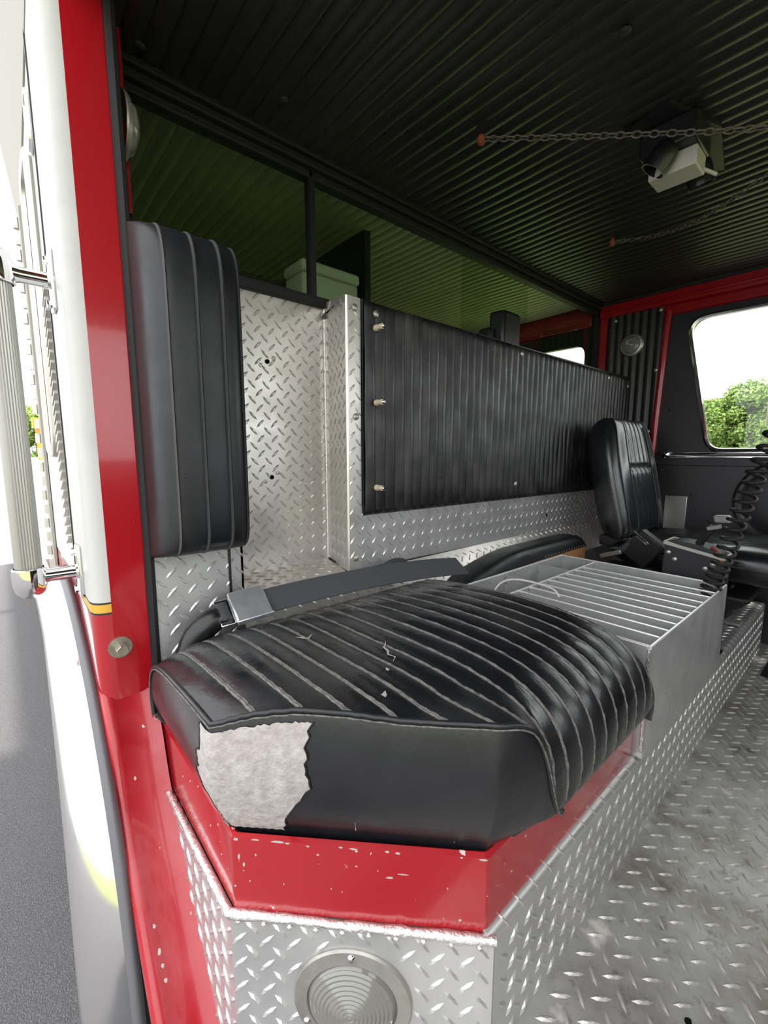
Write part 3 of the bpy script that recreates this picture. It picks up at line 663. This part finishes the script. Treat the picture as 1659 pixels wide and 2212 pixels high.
def sheet(s, y, off=0., flat=False):
    i = min(int(s*399), 398); t = s*399-i; p = PR[i]*(1-t)+PR[i+1]*t; q = (PR[i+1]-PR[i]).normalized(); nx, nz = -q.y, q.x
    k = kz(y); e = pleat(y)+off
    if y < .66:
        if y < .70 and not flat: e -= pleat(y)*sm(.10,.0,s_end(y)-s)
        elif flat: e = off
        p = Vector((p.x, p.y+max(0,.604-p.y)*(1-sm(.53,.655,y))*sm(.40,.52,p.y)*sm(-.60,-.45,p.x), 0))
    sag = -.010*math.exp(-((p.x+.68)/.16)**2-((y-.52)/.17)**2)
    return Vector((p.x+nx*e-.02*(1-k), y, .385+(p.y-.385)*k+nz*e+sag))
def s_x(x):
    lo, hi = .2, .97
    for _ in range(40):
        m = (lo+hi)/2; i = int(m*399)
        if PR[i].x < x: lo = m
        else: hi = m
    return lo
def s_end(y):
    if y < .516: return min(s_x(xch(y)), 1)
    if y < .68: a = s_x(xch(.516)); t = (y-.516)/(.68-.516); return a+(1-a)*t
    return 1.
NY, NS = 300, 90
ys = [ylo+(yhi-ylo)*j/(NY-1) for j in range(NY)]
MB().grid(lambda i, j: sheet(s_end(ys[j])*i/(NS-1), ys[j]), NS, NY).build('ribbed_cover','seat_vinyl',cu_,smooth=0 or 80)
for q in SEAMS:
    e = s_end(q); L_ = 70; mb = MB(); 
    kk = 1.0 if q < .5 else (.8 if q < .7 else .6)
    secs = [(a*kk,b*kk) for a,b in ((-.0042,-.001),(-.0036,.0024),(-.0020,.0032),(0,.0012),(.0020,.0032),(.0036,.0024),(.0042,-.001))]
    wob = [random.uniform(-.0008,.0008) for _ in range(L_)]
    mb.grid(lambda i, j: (lambda P_: P_)(sheet(.06+(e-.06)*i/(L_-1), q, secs[j][1]+.0008*math.sin(i*2.1+q*90))+Vector((0,secs[j][0]+wob[i],0))), L_, 7)
    mb.build('stitched_seam','thread',cu_,smooth=70)
# boxing round the near side and the cut corner
top = []; bot = []; nrm = []
for i in range(30):
    s = .02+(s_end(ylo)-.02)*i/29; p = sheet(s, ylo, 0, True); top.append(p); bot.append(Vector((max(p.x,-1.03), .238, .372))); nrm.append(Vector((0,-1,0)))
for j in range(1, 70):
    y = ylo+(.679-ylo)*j/69; p = sheet(s_end(y), y, 0, True); top.append(p); t = min(1, j/6)
    nn = (Vector((0,-1,0))*(1-t)+Vector(cn)*t) if y < .48 else (Vector(cn)*max(0,1-(y-.48)/.1)+Vector((1,0,0))*min(1,(y-.48)/.1)); nrm.append(nn.normalized())
    if y < .51: bot.append(Vector((xch(y)-.018, y+.014, .372)))
    else: bot.append(Vector((-.352+.03*max(0,(y-.52)/.16), min(y+.014*(1-(y-.51)/.17),.68), .372)))
NB = len(top)
def box_pt(a, t, off=0.):
    i = min(int(a), NB-2); r = a-i; P0 = top[i]*(1-r)+top[i+1]*r; P1 = bot[i]*(1-r)+bot[i+1]*r; n_ = (nrm[i]*(1-r)+nrm[i+1]*r).normalized()
    h = max(0, P0.z-P1.z)/.2
    return P0*(1-t)+P1*t+n_*(min(1,h)*.020*math.sin(PI*min(1,t*1.05))**.8+off)
MB().grid(lambda i, j: box_pt(i*(NB-1)/159, j/24), 160, 25).build('boxing','side_vinyl',cu_,smooth=80)
MB().grid(lambda i, j: (lambda p: Vector((p.x,p.y+(.004*math.sin(PI*j/4)),p.z)))(sheet(i/39, yhi)*(1-j/4)+Vector((sheet(i/39,yhi).x,yhi-.006,.372))*(j/4)), 40, 5).build('boxing','side_vinyl',cu_)
MB().tube([top[i]+nrm[i]*.002+Vector((0,0,.001)) for i in range(NB)],.0045,8).build('piping','black_vinyl',cu_,smooth=70)
MB().tube([top[i]+nrm[i]*.006+Vector((0,0,-.004)) for i in range(NB)],.0015,6).build('piping_stitch','thread',cu_,smooth=70)
# torn patch showing pale backing
rnd = random.Random(5)
def jag(n, amp):
    o_ = [0.]
    for _ in range(n-1): o_.append(o_[-1]*.7+rnd.uniform(-amp, amp))
    return o_
TL = 26; jl, jr, jt = jag(TL,.35), jag(TL,.5), jag(40,.012)
a0, a1 = 26.6, 45.5
def pat(i, j):
    t = .05+.90*j/(TL-1); u = i/39
    l = a0+jl[j]+(2.0 if t > .8 else 0)*(t-.8)*5+1.6*abs(t-.5); r = a1+jr[j]-6.0*max(0,t-.1)+(1.8*math.exp(-((t-.5)/.07)**2))
    if j == 0: t += abs(jt[i])+.012
    return box_pt(l+(r-l)*u, t, .0016+.0006*math.sin(i*1.3+j*2.1))
MB().grid(pat, 40, TL).build('torn_patch','fabric_back',cu_,smooth=60,label='torn corner showing pale fabric backing')
edge = MB()
for jj, ii in ((None, 39), (None, 0)):
    edge.tube([pat(ii, j)+Vector((0,0,.0)) for j in range(TL)],.0016,5)
edge.build('torn_edge','rubber',cu_)
# small rips
def rip(pts, wd):
    mb = MB(); P_ = [sheet(s_x(x), y, .0022) for x, y in pts]; wv = []
    for k, p in enumerate(P_):
        d = (P_[min(k+1,len(P_)-1)]-P_[max(k-1,0)]).normalized(); sd = d.cross(Vector((0,0,1))).normalized(); ww = wd*(.15+math.sin(PI*k/(len(P_)-1)))
        wv.append((p-sd*ww, p+sd*ww))
    mb.grid(lambda i, j: wv[i][j], len(wv), 2).build('rip','fabric_back',cu_,smooth=60)
rip([(-.655,.573),(-.64,.560),(-.63,.548),(-.612,.543),(-.60,.532),(-.585,.535),(-.575,.522)],.0022)
rip([(-.79,.478),(-.785,.465),(-.79,.452),(-.80,.442)],.0035)
rip([(-.505,.44),(-.498,.432),(-.49,.43)],.004)
rip([(-.56,.492),(-.553,.49),(-.548,.487)],.003)
for a, t0, t1, wd in ((52,.78,.88,.003),(85,.62,.97,.0035),(68,.9,.93,.002),(79,.86,.88,.002)):
    mb = MB(); K = 8
    mb.grid(lambda i, j: box_pt(a+(j-.5)*2*wd*60*(.25+(i/(K-1))**2*1.0)*(.3 if i == K-1 else 1)*.35, t0+(t1-t0)*i/(K-1), .0018), K, 2).build('rip','fabric_back',cu_)

# ------------------------------------------------------------------ back pad on the pillar side
def pillow(mb, fn, NU=40, NV=60):      # closed heightfield: front from fn(u,v), flat back
    mb.grid(lambda i, j: fn(-1+2*i/(NU-1), -1+2*j/(NV-1)), NU, NV); return mb
bp = thing('back_pad', (-1.04,.345,.765), 'tall narrow black vinyl backrest pad hung beside the red pillar', 'backrest')
def e_(t, p, q): return max(0., 1-abs(t)**p)**(1/q)
def padf(u, v, off=0.):
    y = .3455+.1085*u; z = 1.118+.355*v+(0 if v < .5 else -.012*(u+1)*0)
    d = e_(u,5,2.4)*e_(v,(9 if v > 0 else 16),2.4)
    return Vector((XA+.003+(.108+off)*d, y, z))
def rs(t): return math.sin(t*PI/2)
MB().grid(lambda i, j: padf(rs(-1+2*i/47), rs(-1+2*j/71)), 48, 72).build('pad_body','black_vinyl',bp,smooth=80)
MB().box((XA+.002,.245,.79),(XA+.006,.445,1.45)).build('pad_back','black_paint',bp)
for u in (-.62,-.08,.42,.84):
    mb = MB(); secs = ((-.0026,0),(-.0021,.008),(-.0010,.012),(0,.002),(.0010,.012),(.0021,.008),(.0026,0))
    mb.grid(lambda i, j: padf(u, rs(-.97+1.94*i/59), secs[j][1])+Vector((0,secs[j][0],0)), 60, 7).build('stitched_seam','dark_thread',bp,smooth=70)

# ------------------------------------------------------------------ seat belt
def strap(path, wdir, hw, th=.0018):
    mb = MB(); P_ = path; N = len(P_)
    for sgn in (1,):
        mb.grid(lambda i, j: (P_[i]+wdir[i]*(hw*(-1,1,1,-1,-1)[j])+(P_[min(i+1,N-1)]-P_[max(i-1,0)]).normalized().cross(wdir[i]).normalized()*(th*(-1,-1,1,1,-1)[j])), N, 5)
    return mb
bl = thing('seat_belt', (-.95,.7,.60), 'dark grey lap belt with chrome lift buckle lying on the passenger cushion', 'seat belt')
pth = spline([(-1.000,.445,.627),(-.975,.60,.638),(-.93,.80,.648),(-.885,.98,.648),(-.862,1.085,.640)], 40)
wd = [Vector((-.62,-.12,.55)).normalized()]*40
strap(pth, wd, .034).build('lap_strap','webbing',bl,smooth=50)
strap(spline([(-1.03,.86,.60),(-1.02,.92,.640),(-1.01,.98,.640),(-1.0,1.02,.60)],14),[Vector((-.8,0,.5)).normalized()]*14,.02).build('strap_end','webbing',bl)
bc = Vector((-1.000,.432,.625)); bU = Vector((.14,.97,.10)).normalized(); bV = Vector((-.80,.10,.52)); bV = (bV-bU*bV.dot(bU)).normalized(); bN = bU.cross(bV); bN = bN if bN.x > 0 else -bN
bk = MB().obox(bc+bN*.008, bU*.044, bV*.047, bN*.006).build('buckle','buckle_steel',bl,bevel=.005,seg=3)
MB().obox(bc+bN*.012-bV*.048, bU*.044, bV*.003, bN*.008).build('buckle_lip','buckle_steel',bk,bevel=.002)
MB().obox(bc+bN*.0145+bU*.03+bV*.012, bU*.0006, bV*.012, bN*.0004).build('buckle_mark','satin_metal',bk)
tg = MB()
for q in (-1, 1): tg.obox(bc-bU*.056+bV*q*.030, bU*.022, bV*.009, bN*.0025)
tg.obox(bc-bU*.044, bU*.008, bV*.036, bN*.0025).build('tongue_plate','polished',bl,bevel=.002)
strap([bc-bU*.052+bN*.004, bc-bU*.062+bN*.010, bc-bU*.078+bN*.008, bc-bU*.085-bN*.002, bc-bU*.075-bN*.012],[bV]*5,.025,.0022).build('webbing_loop','webbing',bl,smooth=60)
MB().tube(spline([bc-bU*.07-bN*.006,bc-bU*.10-bN*.010-Vector((0,0,.008)),bc-bU*.13-bN*.012-Vector((0,0,.03)),bc-bU*.15-bN*.01-Vector((0,0,.075))],14),[.022,.026,.029,.03,.031,.032,.032,.032,.031,.03,.029,.028,.028,.027],12).build('belt_sleeve','black_plastic',bl,smooth=60)

# ------------------------------------------------------------------ slotted aluminium crate
ct = thing('divided_tray', (-.62,1.5,.253), 'bare aluminium tray with long dividers between the two seats', 'tray')
X0, X1, Y0, Y1, ZT, ZB = -.925, -.322, 1.122, 1.868, .543, .268
T = .0045
MB().box((X1-.007,Y0,ZB),(X1,Y1,ZT)).build('front_panel','mill_aluminium',ct,bevel=.0015)
MB().box((X0,Y0,ZB),(X0+.007,Y1,ZT)).build('rear_panel','mill_aluminium',ct,bevel=.0015)
MB().box((X0+.007,Y0,ZB),(X1-.007,Y0+.007,ZT)).build('side_panel','mill_aluminium',ct,bevel=.0015)
MB().box((X0+.007,Y1-.007,ZB),(X1-.007,Y1,ZT)).build('side_panel','mill_aluminium',ct,bevel=.0015)
MB().box((X0,Y0,.253),(X1,Y1,ZB)).build('tray_floor','mill_aluminium',ct)
XD = -.775
cd = MB().box((XD-T/2,Y0+.007,ZB),(XD+T/2,Y1-.007,ZT-.004)).build('cross_divider','mill_aluminium',ct)
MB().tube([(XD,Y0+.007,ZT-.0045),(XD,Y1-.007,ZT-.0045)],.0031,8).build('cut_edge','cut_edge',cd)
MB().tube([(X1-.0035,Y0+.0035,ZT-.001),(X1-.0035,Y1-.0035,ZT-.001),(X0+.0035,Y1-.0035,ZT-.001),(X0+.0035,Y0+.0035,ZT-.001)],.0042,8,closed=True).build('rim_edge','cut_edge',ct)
dm = None
for k in range(9):
    y = 1.215+k*.0655+(.012 if k > 6 else 0)
    dv = MB().box((XD+T/2,y-T/2,ZB),(X1-.007,y+T/2,ZT-.006)).build('long_divider','mill_aluminium',ct)
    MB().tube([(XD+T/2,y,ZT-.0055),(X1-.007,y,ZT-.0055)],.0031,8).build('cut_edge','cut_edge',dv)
for y in (1.42,1.66): MB().box((X0+.007,y-T/2,ZB),(XD-T/2,y+T/2,ZT-.004)).build('short_divider','mill_aluminium',ct)
drp = MB().lathe([(0,-.006),(.004,-.003),(.0045,.003),(0,.006)],(0,0,0),(0,0,1),8).mesh('weld_bead','weld')
for k in range(9):
    y = 1.215+k*.0655+(.012 if k > 6 else 0)
    for x in (XD+.006, X1-.011):
        for z in (.530,.517): place(drp,'weld_bead',ct,(x,y-.004,z))
for y in (1.42,1.66):
    for z in (.53,.518,.506): place(drp,'weld_bead',ct,(X0+.011,y-.004,z))
MB().tube([(X1-.003,Y0-.002,ZB+.005+k*.012) for k in range(23)],[.0045+.0012*(k%2) for k in range(23)],6).build('corner_weld','weld',ct)
wr_ = MB().tube(spline([(-.86,1.24,.50),(-.845,1.275,.548),(-.825,1.33,.556),(-.765,1.358,.553),(-.69,1.352,.548),(-.662,1.339,.530)],30),.0035,8)
tag(wr_.build('white_cable','white_wire',smooth=70),'thin white cable looped over the aluminium tray dividers','cable')

# padded lid behind the tray
ar = thing('padded_board', (-.99,1.65,.45), 'black padded board with bare plywood edge lying behind the aluminium tray', 'pad')
def arf(u, v):      # u along y, v along x
    y = 1.63+.50*u; x = -.995+.065*v; zt = .60-.11*max(0,-u-.1)**1.6+.006*math.cos(v*1.4)
    return Vector((x, y, zt-.055+.055*e_(u,18,2.2)*e_(v,6,2.2)))
MB().grid(lambda i, j: arf(rs(-1+2*i/39), rs(-1+2*j/23)), 40, 24).build('vinyl_top','black_vinyl',ar,smooth=80)
MB().prism([(-.932,1.35,.40),(-.932,2.125,.40),(-.932,2.125,.560),(-.932,1.80,.560),(-.932,1.35,.50)],(-.10,0,0)).build('plywood_board','plywood',ar)
tk = MB().lathe([(0,.003),(.004,.002),(.005,0)],(0,0,0),(0,0,1),8).mesh('tack','chain_steel')
for k in range(16): place(tk,'tack',ar,(-.9302,1.74+k*.024,.553),look((1,0,0)))

# ------------------------------------------------------------------ driver seat
ds = thing('driver_seat', (-.5,2.45,.252), 'black vinyl high back driver seat by the far door', 'seat')
O_ = Vector((-.80,2.44,.60)); Wd = Vector((0,1,0)); Hd = Vector((-.215,0,.977)).normalized(); Fd = Vector((.977,0,.215)).normalized()
def bkf(u, v, off=0.):
    h = .285+.295*v; wdt = .275-.055*max(0,v)**2-.012*max(0,-v)
    d = e_(u,6,2.3)*e_(v,9,2.3); ins_ = 1 if abs(u) < .52 and v < .9 else 0
    pl = 0
    if abs(u) < .53:
        a = (u+.53)/1.06*5; pl = -.012*1+.008*abs(math.sin(PI*a))**.6-.012*math.exp(-((v-.12)/.03)**2)
        if v > .9: pl *= max(0,(1-v)/.1)
    return O_+Wd*(wdt*u)+Hd*h+Fd*((.055+pl+off)*d-.0)
def bkb(u, v):
    h = .285+.295*v; wdt = .275-.055*max(0,v)**2-.012*max(0,-v); d = e_(u,6,2.3)*e_(v,9,2.3)
    return O_+Wd*(wdt*u)+Hd*h-Fd*(.118*d)
bb = MB().grid(lambda i, j: bkf(rs(-1+2*i/59), rs(-1+2*j/59)), 60, 60).grid(lambda i, j: bkb(rs(-1+2*i/39), rs(-1+2*j/39)), 40, 40)
bko = bb.build('backrest','driver_vinyl',ds,smooth=80)
for u in (-.86,.86):
    MB().tube([bkf(u, rs(-.93+1.84*i/29), .002) for i in range(30)],.004,6).build('piping','black_vinyl',bko,smooth=70)
for u in (-.53,.53):
    MB().tube([bkf(u, -.9+1.75*i/29, .001) for i in range(30)],.0018,6).build('stitched_seam','dark_thread',bko,smooth=70)
def csf(u, v, sgn=1):     # v along x front, u across
    x = -.50+.335*v; hw = .285; d = e_(u,6,2.3)*e_(v,8,2.3); a = (u+.6)/1.2*6
    pl = (-.008+.007*abs(math.sin(PI*a))**.6) if abs(u) < .6 else 0
    zt = .545+(.075+.03*v*.5+pl)*d
    return Vector((x, 2.45+hw*u, zt if sgn > 0 else .545-.085*d))
MB().grid(lambda i, j: csf(rs(-1+2*i/59), rs(-1+2*j/49)), 60, 50).grid(lambda i, j: csf(rs(-1+2*i/29), rs(-1+2*j/29), -1), 30, 30).build('seat_pad','driver_vinyl',ds,smooth=80)
MB().tube([(-.50+.335*math.cos(a*PI/40)*(abs(math.cos(a*PI/40))**-.55 if abs(math.cos(a*PI/40))>1e-3 else 0), 2.45+.285*math.sin(a*PI/40)*(abs(math.sin(a*PI/40))**-.55 if abs(math.sin(a*PI/40))>1e-3 else 0), .548) for a in range(80)],.004,6,closed=True).build('piping','dark_thread',ds,smooth=70)
MB().prism([(-.80,2.25,.40),(-.30,2.25,.40),(-.36,2.30,.33),(-.72,2.30,.33)],(0,.4,0)).build('seat_pan','charcoal_plastic',ds,bevel=.02,seg=3)
MB().box((-.60,2.28,.256),(-.46,2.36,.42)).box((-.44,2.36,.256),(-.40,2.5,.42)).build('pedestal','black_paint',ds,bevel=.01)
MB().prism([(-.46,2.33,.256),(-.345,2.33,.256),(-.345,2.40,.256),(-.46,2.40,.256)],(0,0,.012)).build('slide_rail','grey_plastic',ds,bevel=.003)
MB().tube([(-.42,2.42,.42),(-.44,2.42,.34),(-.44,2.42,.256)],[.03,.02,.025],10).build('height_post','grey_plastic',ds)
MB().box((-.90,2.20,.55),(-.76,2.24,.60)).build('recliner_bracket','black_paint',ds,bevel=.006)

# driver belt buckle beside the seat
db = thing('belt_receiver', (-.72,2.10,.45), 'black belt receiver and metal tongue beside the driver seat', 'seat belt')
MB().obox((-.80,2.10,.535),(.045,0,.018),(0,.014,0),(-.004,0,.010)).build('metal_tongue','stainless',db,bevel=.003)
MB().tube(spline([(-.775,2.10,.545),(-.74,2.11,.58),(-.70,2.12,.625),(-.68,2.12,.64)],10),.014,8).build('belt_web','webbing',db)
MB().obox((-.675,2.13,.575),(.050,0,-.034),(0,.03,0),(-.040,0,-.055)).build('receiver_body','black_plastic',db,bevel=.006)
MB().tube([(-.71,2.10,.655),(-.655,2.10,.612),(-.648,2.10,.605),(-.655,2.10,.600),(-.70,2.10,.632)],.0025,6).build('metal_loop','chrome',db)
MB().box((-.82,2.05,.256),(-.62,2.16,.50)).build('mount_block','black_plastic',db,bevel=.02)

# ------------------------------------------------------------------ gear selector
gs = thing('gear_selector', (-.45,2.0,.254), 'black gear selector console with a grey lever knob beside the tray', 'gear lever')
MB().prism([(-.355,1.95,.256),(-.355,1.95,.612),(-.545,1.95,.645),(-.56,1.95,.256)],(0,.12,0)).build('console_box','charcoal_plastic',gs,bevel=.003)
tp = MB()
n_ = Vector((.17,0,.985)).normalized(); tU = Vector((-.985,0,.17)).normalized()
c0 = Vector((-.45,2.01,.633))
for q in (-1, 1): tp.obox(c0+Vector((0,.062*q,0)), tU*.100, Vector((0,.004,0)), n_*.006)
for q in (-1, 1): tp.obox(c0+tU*.098*q, tU*.004, Vector((0,.062,0)), n_*.006)
tp.build('top_frame','satin_metal',gs)
MB().prism([tuple(c0+tU*(.085*math.cos(a*PI/12))+n_*(.022*math.sin(a*PI/12))+Vector((0,-.05,0))) for a in range(13)],(0,.10,0)).build('quadrant','charcoal_plastic',gs)
bolt = MB().lathe([(0,.006),(.005,.0055),(.009,.003),(.0095,0)],(0,0,0),(0,0,1),12).mesh('bolt','satin_metal')
for x, z in ((-.530,.612),(-.507,.588),(-.385,.590),(-.407,.570)): place(bolt,'bolt',gs,(x,1.949,z),look((0,-1,0)))
MB().tube([(-.445,1.995,.65),(-.425,1.995,.69),(-.405,1.995,.725)],[.014,.013,.012],8).build('lever','black_plastic',gs)
MB().obox((-.402,1.995,.722),(.020,0,.006),(0,.016,0),(-.002,0,.007)).build('lever_collar','grey_plastic',gs,bevel=.003)
MB().obox((-.378,1.995,.757),(.024,0,.002),(0,.022,0),(-.004,0,.013)).build('knob','grey_plastic',gs,bevel=.006,seg=3)
MB().tube(spline([(-.36,1.945,.60),(-.375,1.96,.635),(-.40,1.98,.648)],8),.006,6).build('cable_end','rust',gs)
MB().box((-.40,1.94,.254),(-.335,1.99,.262)).build('foot_flange','black_paint',gs)

# coiled cord
pc = spline([(-.385,1.775,.46),(-.352,1.775,.54),(-.325,1.775,.65),(-.292,1.755,.80),(-.255,1.74,.95),(-.20,1.74,1.15),(-.12,1.76,1.40),(-.05,1.8,1.62)], 60)
cpts = []; TURN = 34; NP = TURN*12
for k in range(NP):
    t = k/(NP-1)*59; i = min(int(t), 58); p = pc[i]*(1-t+i)+pc[i+1]*(t-i); d = (pc[i+1]-pc[i]).normalized(); u = d.cross(Vector((0,1,0))).normalized(); v_ = d.cross(u); a = 2*PI*k/12
    cpts.append(p+(u*math.cos(a)+v_*math.sin(a))*.0255)
cpts += [Vector((-.03,1.8,1.75)), Vector((-.02,1.8,1.91))]
tag(MB().tube(cpts,.0058,6).build('coiled_cord','rubber',smooth=70),'black coiled microphone cord rising out of the aluminium tray','cord')

# ------------------------------------------------------------------ ceiling fittings
su = thing('map_light', (-.5,1.6,1.92), 'ceiling mounted map light with white box and two black swivel cans', 'lamp')
MB().prism([(-.60,1.44,1.918),(-.47,1.40,1.918),(-.40,1.60,1.918),(-.44,1.84,1.918),(-.58,1.78,1.918)],(0,0,-.014)).build('base_plate','black_paint',su)
MB().prism([(-.56,1.46,1.905),(-.42,1.46,1.905),(-.42,1.60,1.905),(-.56,1.60,1.905)],(0,0,-.07)).build('black_housing','black_plastic',su,bevel=.006)
MB().prism([(-.545,1.500,1.835),(-.425,1.500,1.835),(-.425,1.585,1.835),(-.545,1.585,1.835)],(0,0,-.05)).build('white_box','white_plastic',su,bevel=.004)
MB().tube([(-.43,1.575,1.80),(-.405,1.615,1.79)],.005,8).build('switch_lever','white_plastic',su)
for O, A in (((-.50,1.475,1.825),(-.42,-.10,-.62)),((-.455,1.64,1.83),(.1,.25,-.7))):
    a = Vector(A).normalized()
    cn_ = MB().lathe([(0,-.040),(.018,-.036),(.030,-.022),(.034,0),(.034,.040),(.031,.040),(.030,.006),(0,.0)],O,a,20).build('swivel_can','black_plastic',su,smooth=50)
    MB().lathe([(0,.004),(.028,.010)],O,a,16).build('can_lens','black_plastic',cn_)
link = MB().tube([(.0125*math.cos(a*PI/6)*1.0, .0075*math.sin(a*PI/6), 0) for a in range(12)],.0024,5,closed=True).mesh('chain_link','chain_steel')
def chain(pts, n, label):
    P_ = spline(pts, n); t = thing('ceiling_chain', P_[0], label, 'chain', 'chains under the headliner')
    MB().lathe([(0,-.03),(.010,-.026),(.012,-.01),(.006,0),(.005,.02)],P_[0]+Vector((0,0,.012)),(0,0,1),10).build('hook','rust',t)
    for k in range(n):
        d = (P_[min(k+1,n-1)]-P_[max(k-1,0)]).normalized(); q = Vector((1,0,0)).rotation_difference(d)
        if k % 2:
            from mathutils import Quaternion
            q = q @ Quaternion((1,0,0), PI/2)
        place(link,'chain_link',t,P_[k],q)
chain([(-.872,1.136,1.905),(-.70,1.235,1.868),(-.50,1.362,1.832),(-.279,1.505,1.80),(-.02,1.68,1.80),(.18,1.82,1.905)], 62, 'long rusty chain hung across the ceiling in front of the map light')
chain([(-.88,2.08,1.905),(-.72,2.11,1.885),(-.56,2.06,1.87),(-.40,1.95,1.87),(-.20,1.84,1.905)], 40, 'shorter chain hooked to the ceiling behind the map light')

# ------------------------------------------------------------------ scale the layout to metres
for me in bpy.data.meshes: me.transform(Matrix.Scale(S, 4))
for o in bpy.data.objects:
    o.location = o.location*S
    for m in o.modifiers:
        if m.type == 'BEVEL': m.width *= S
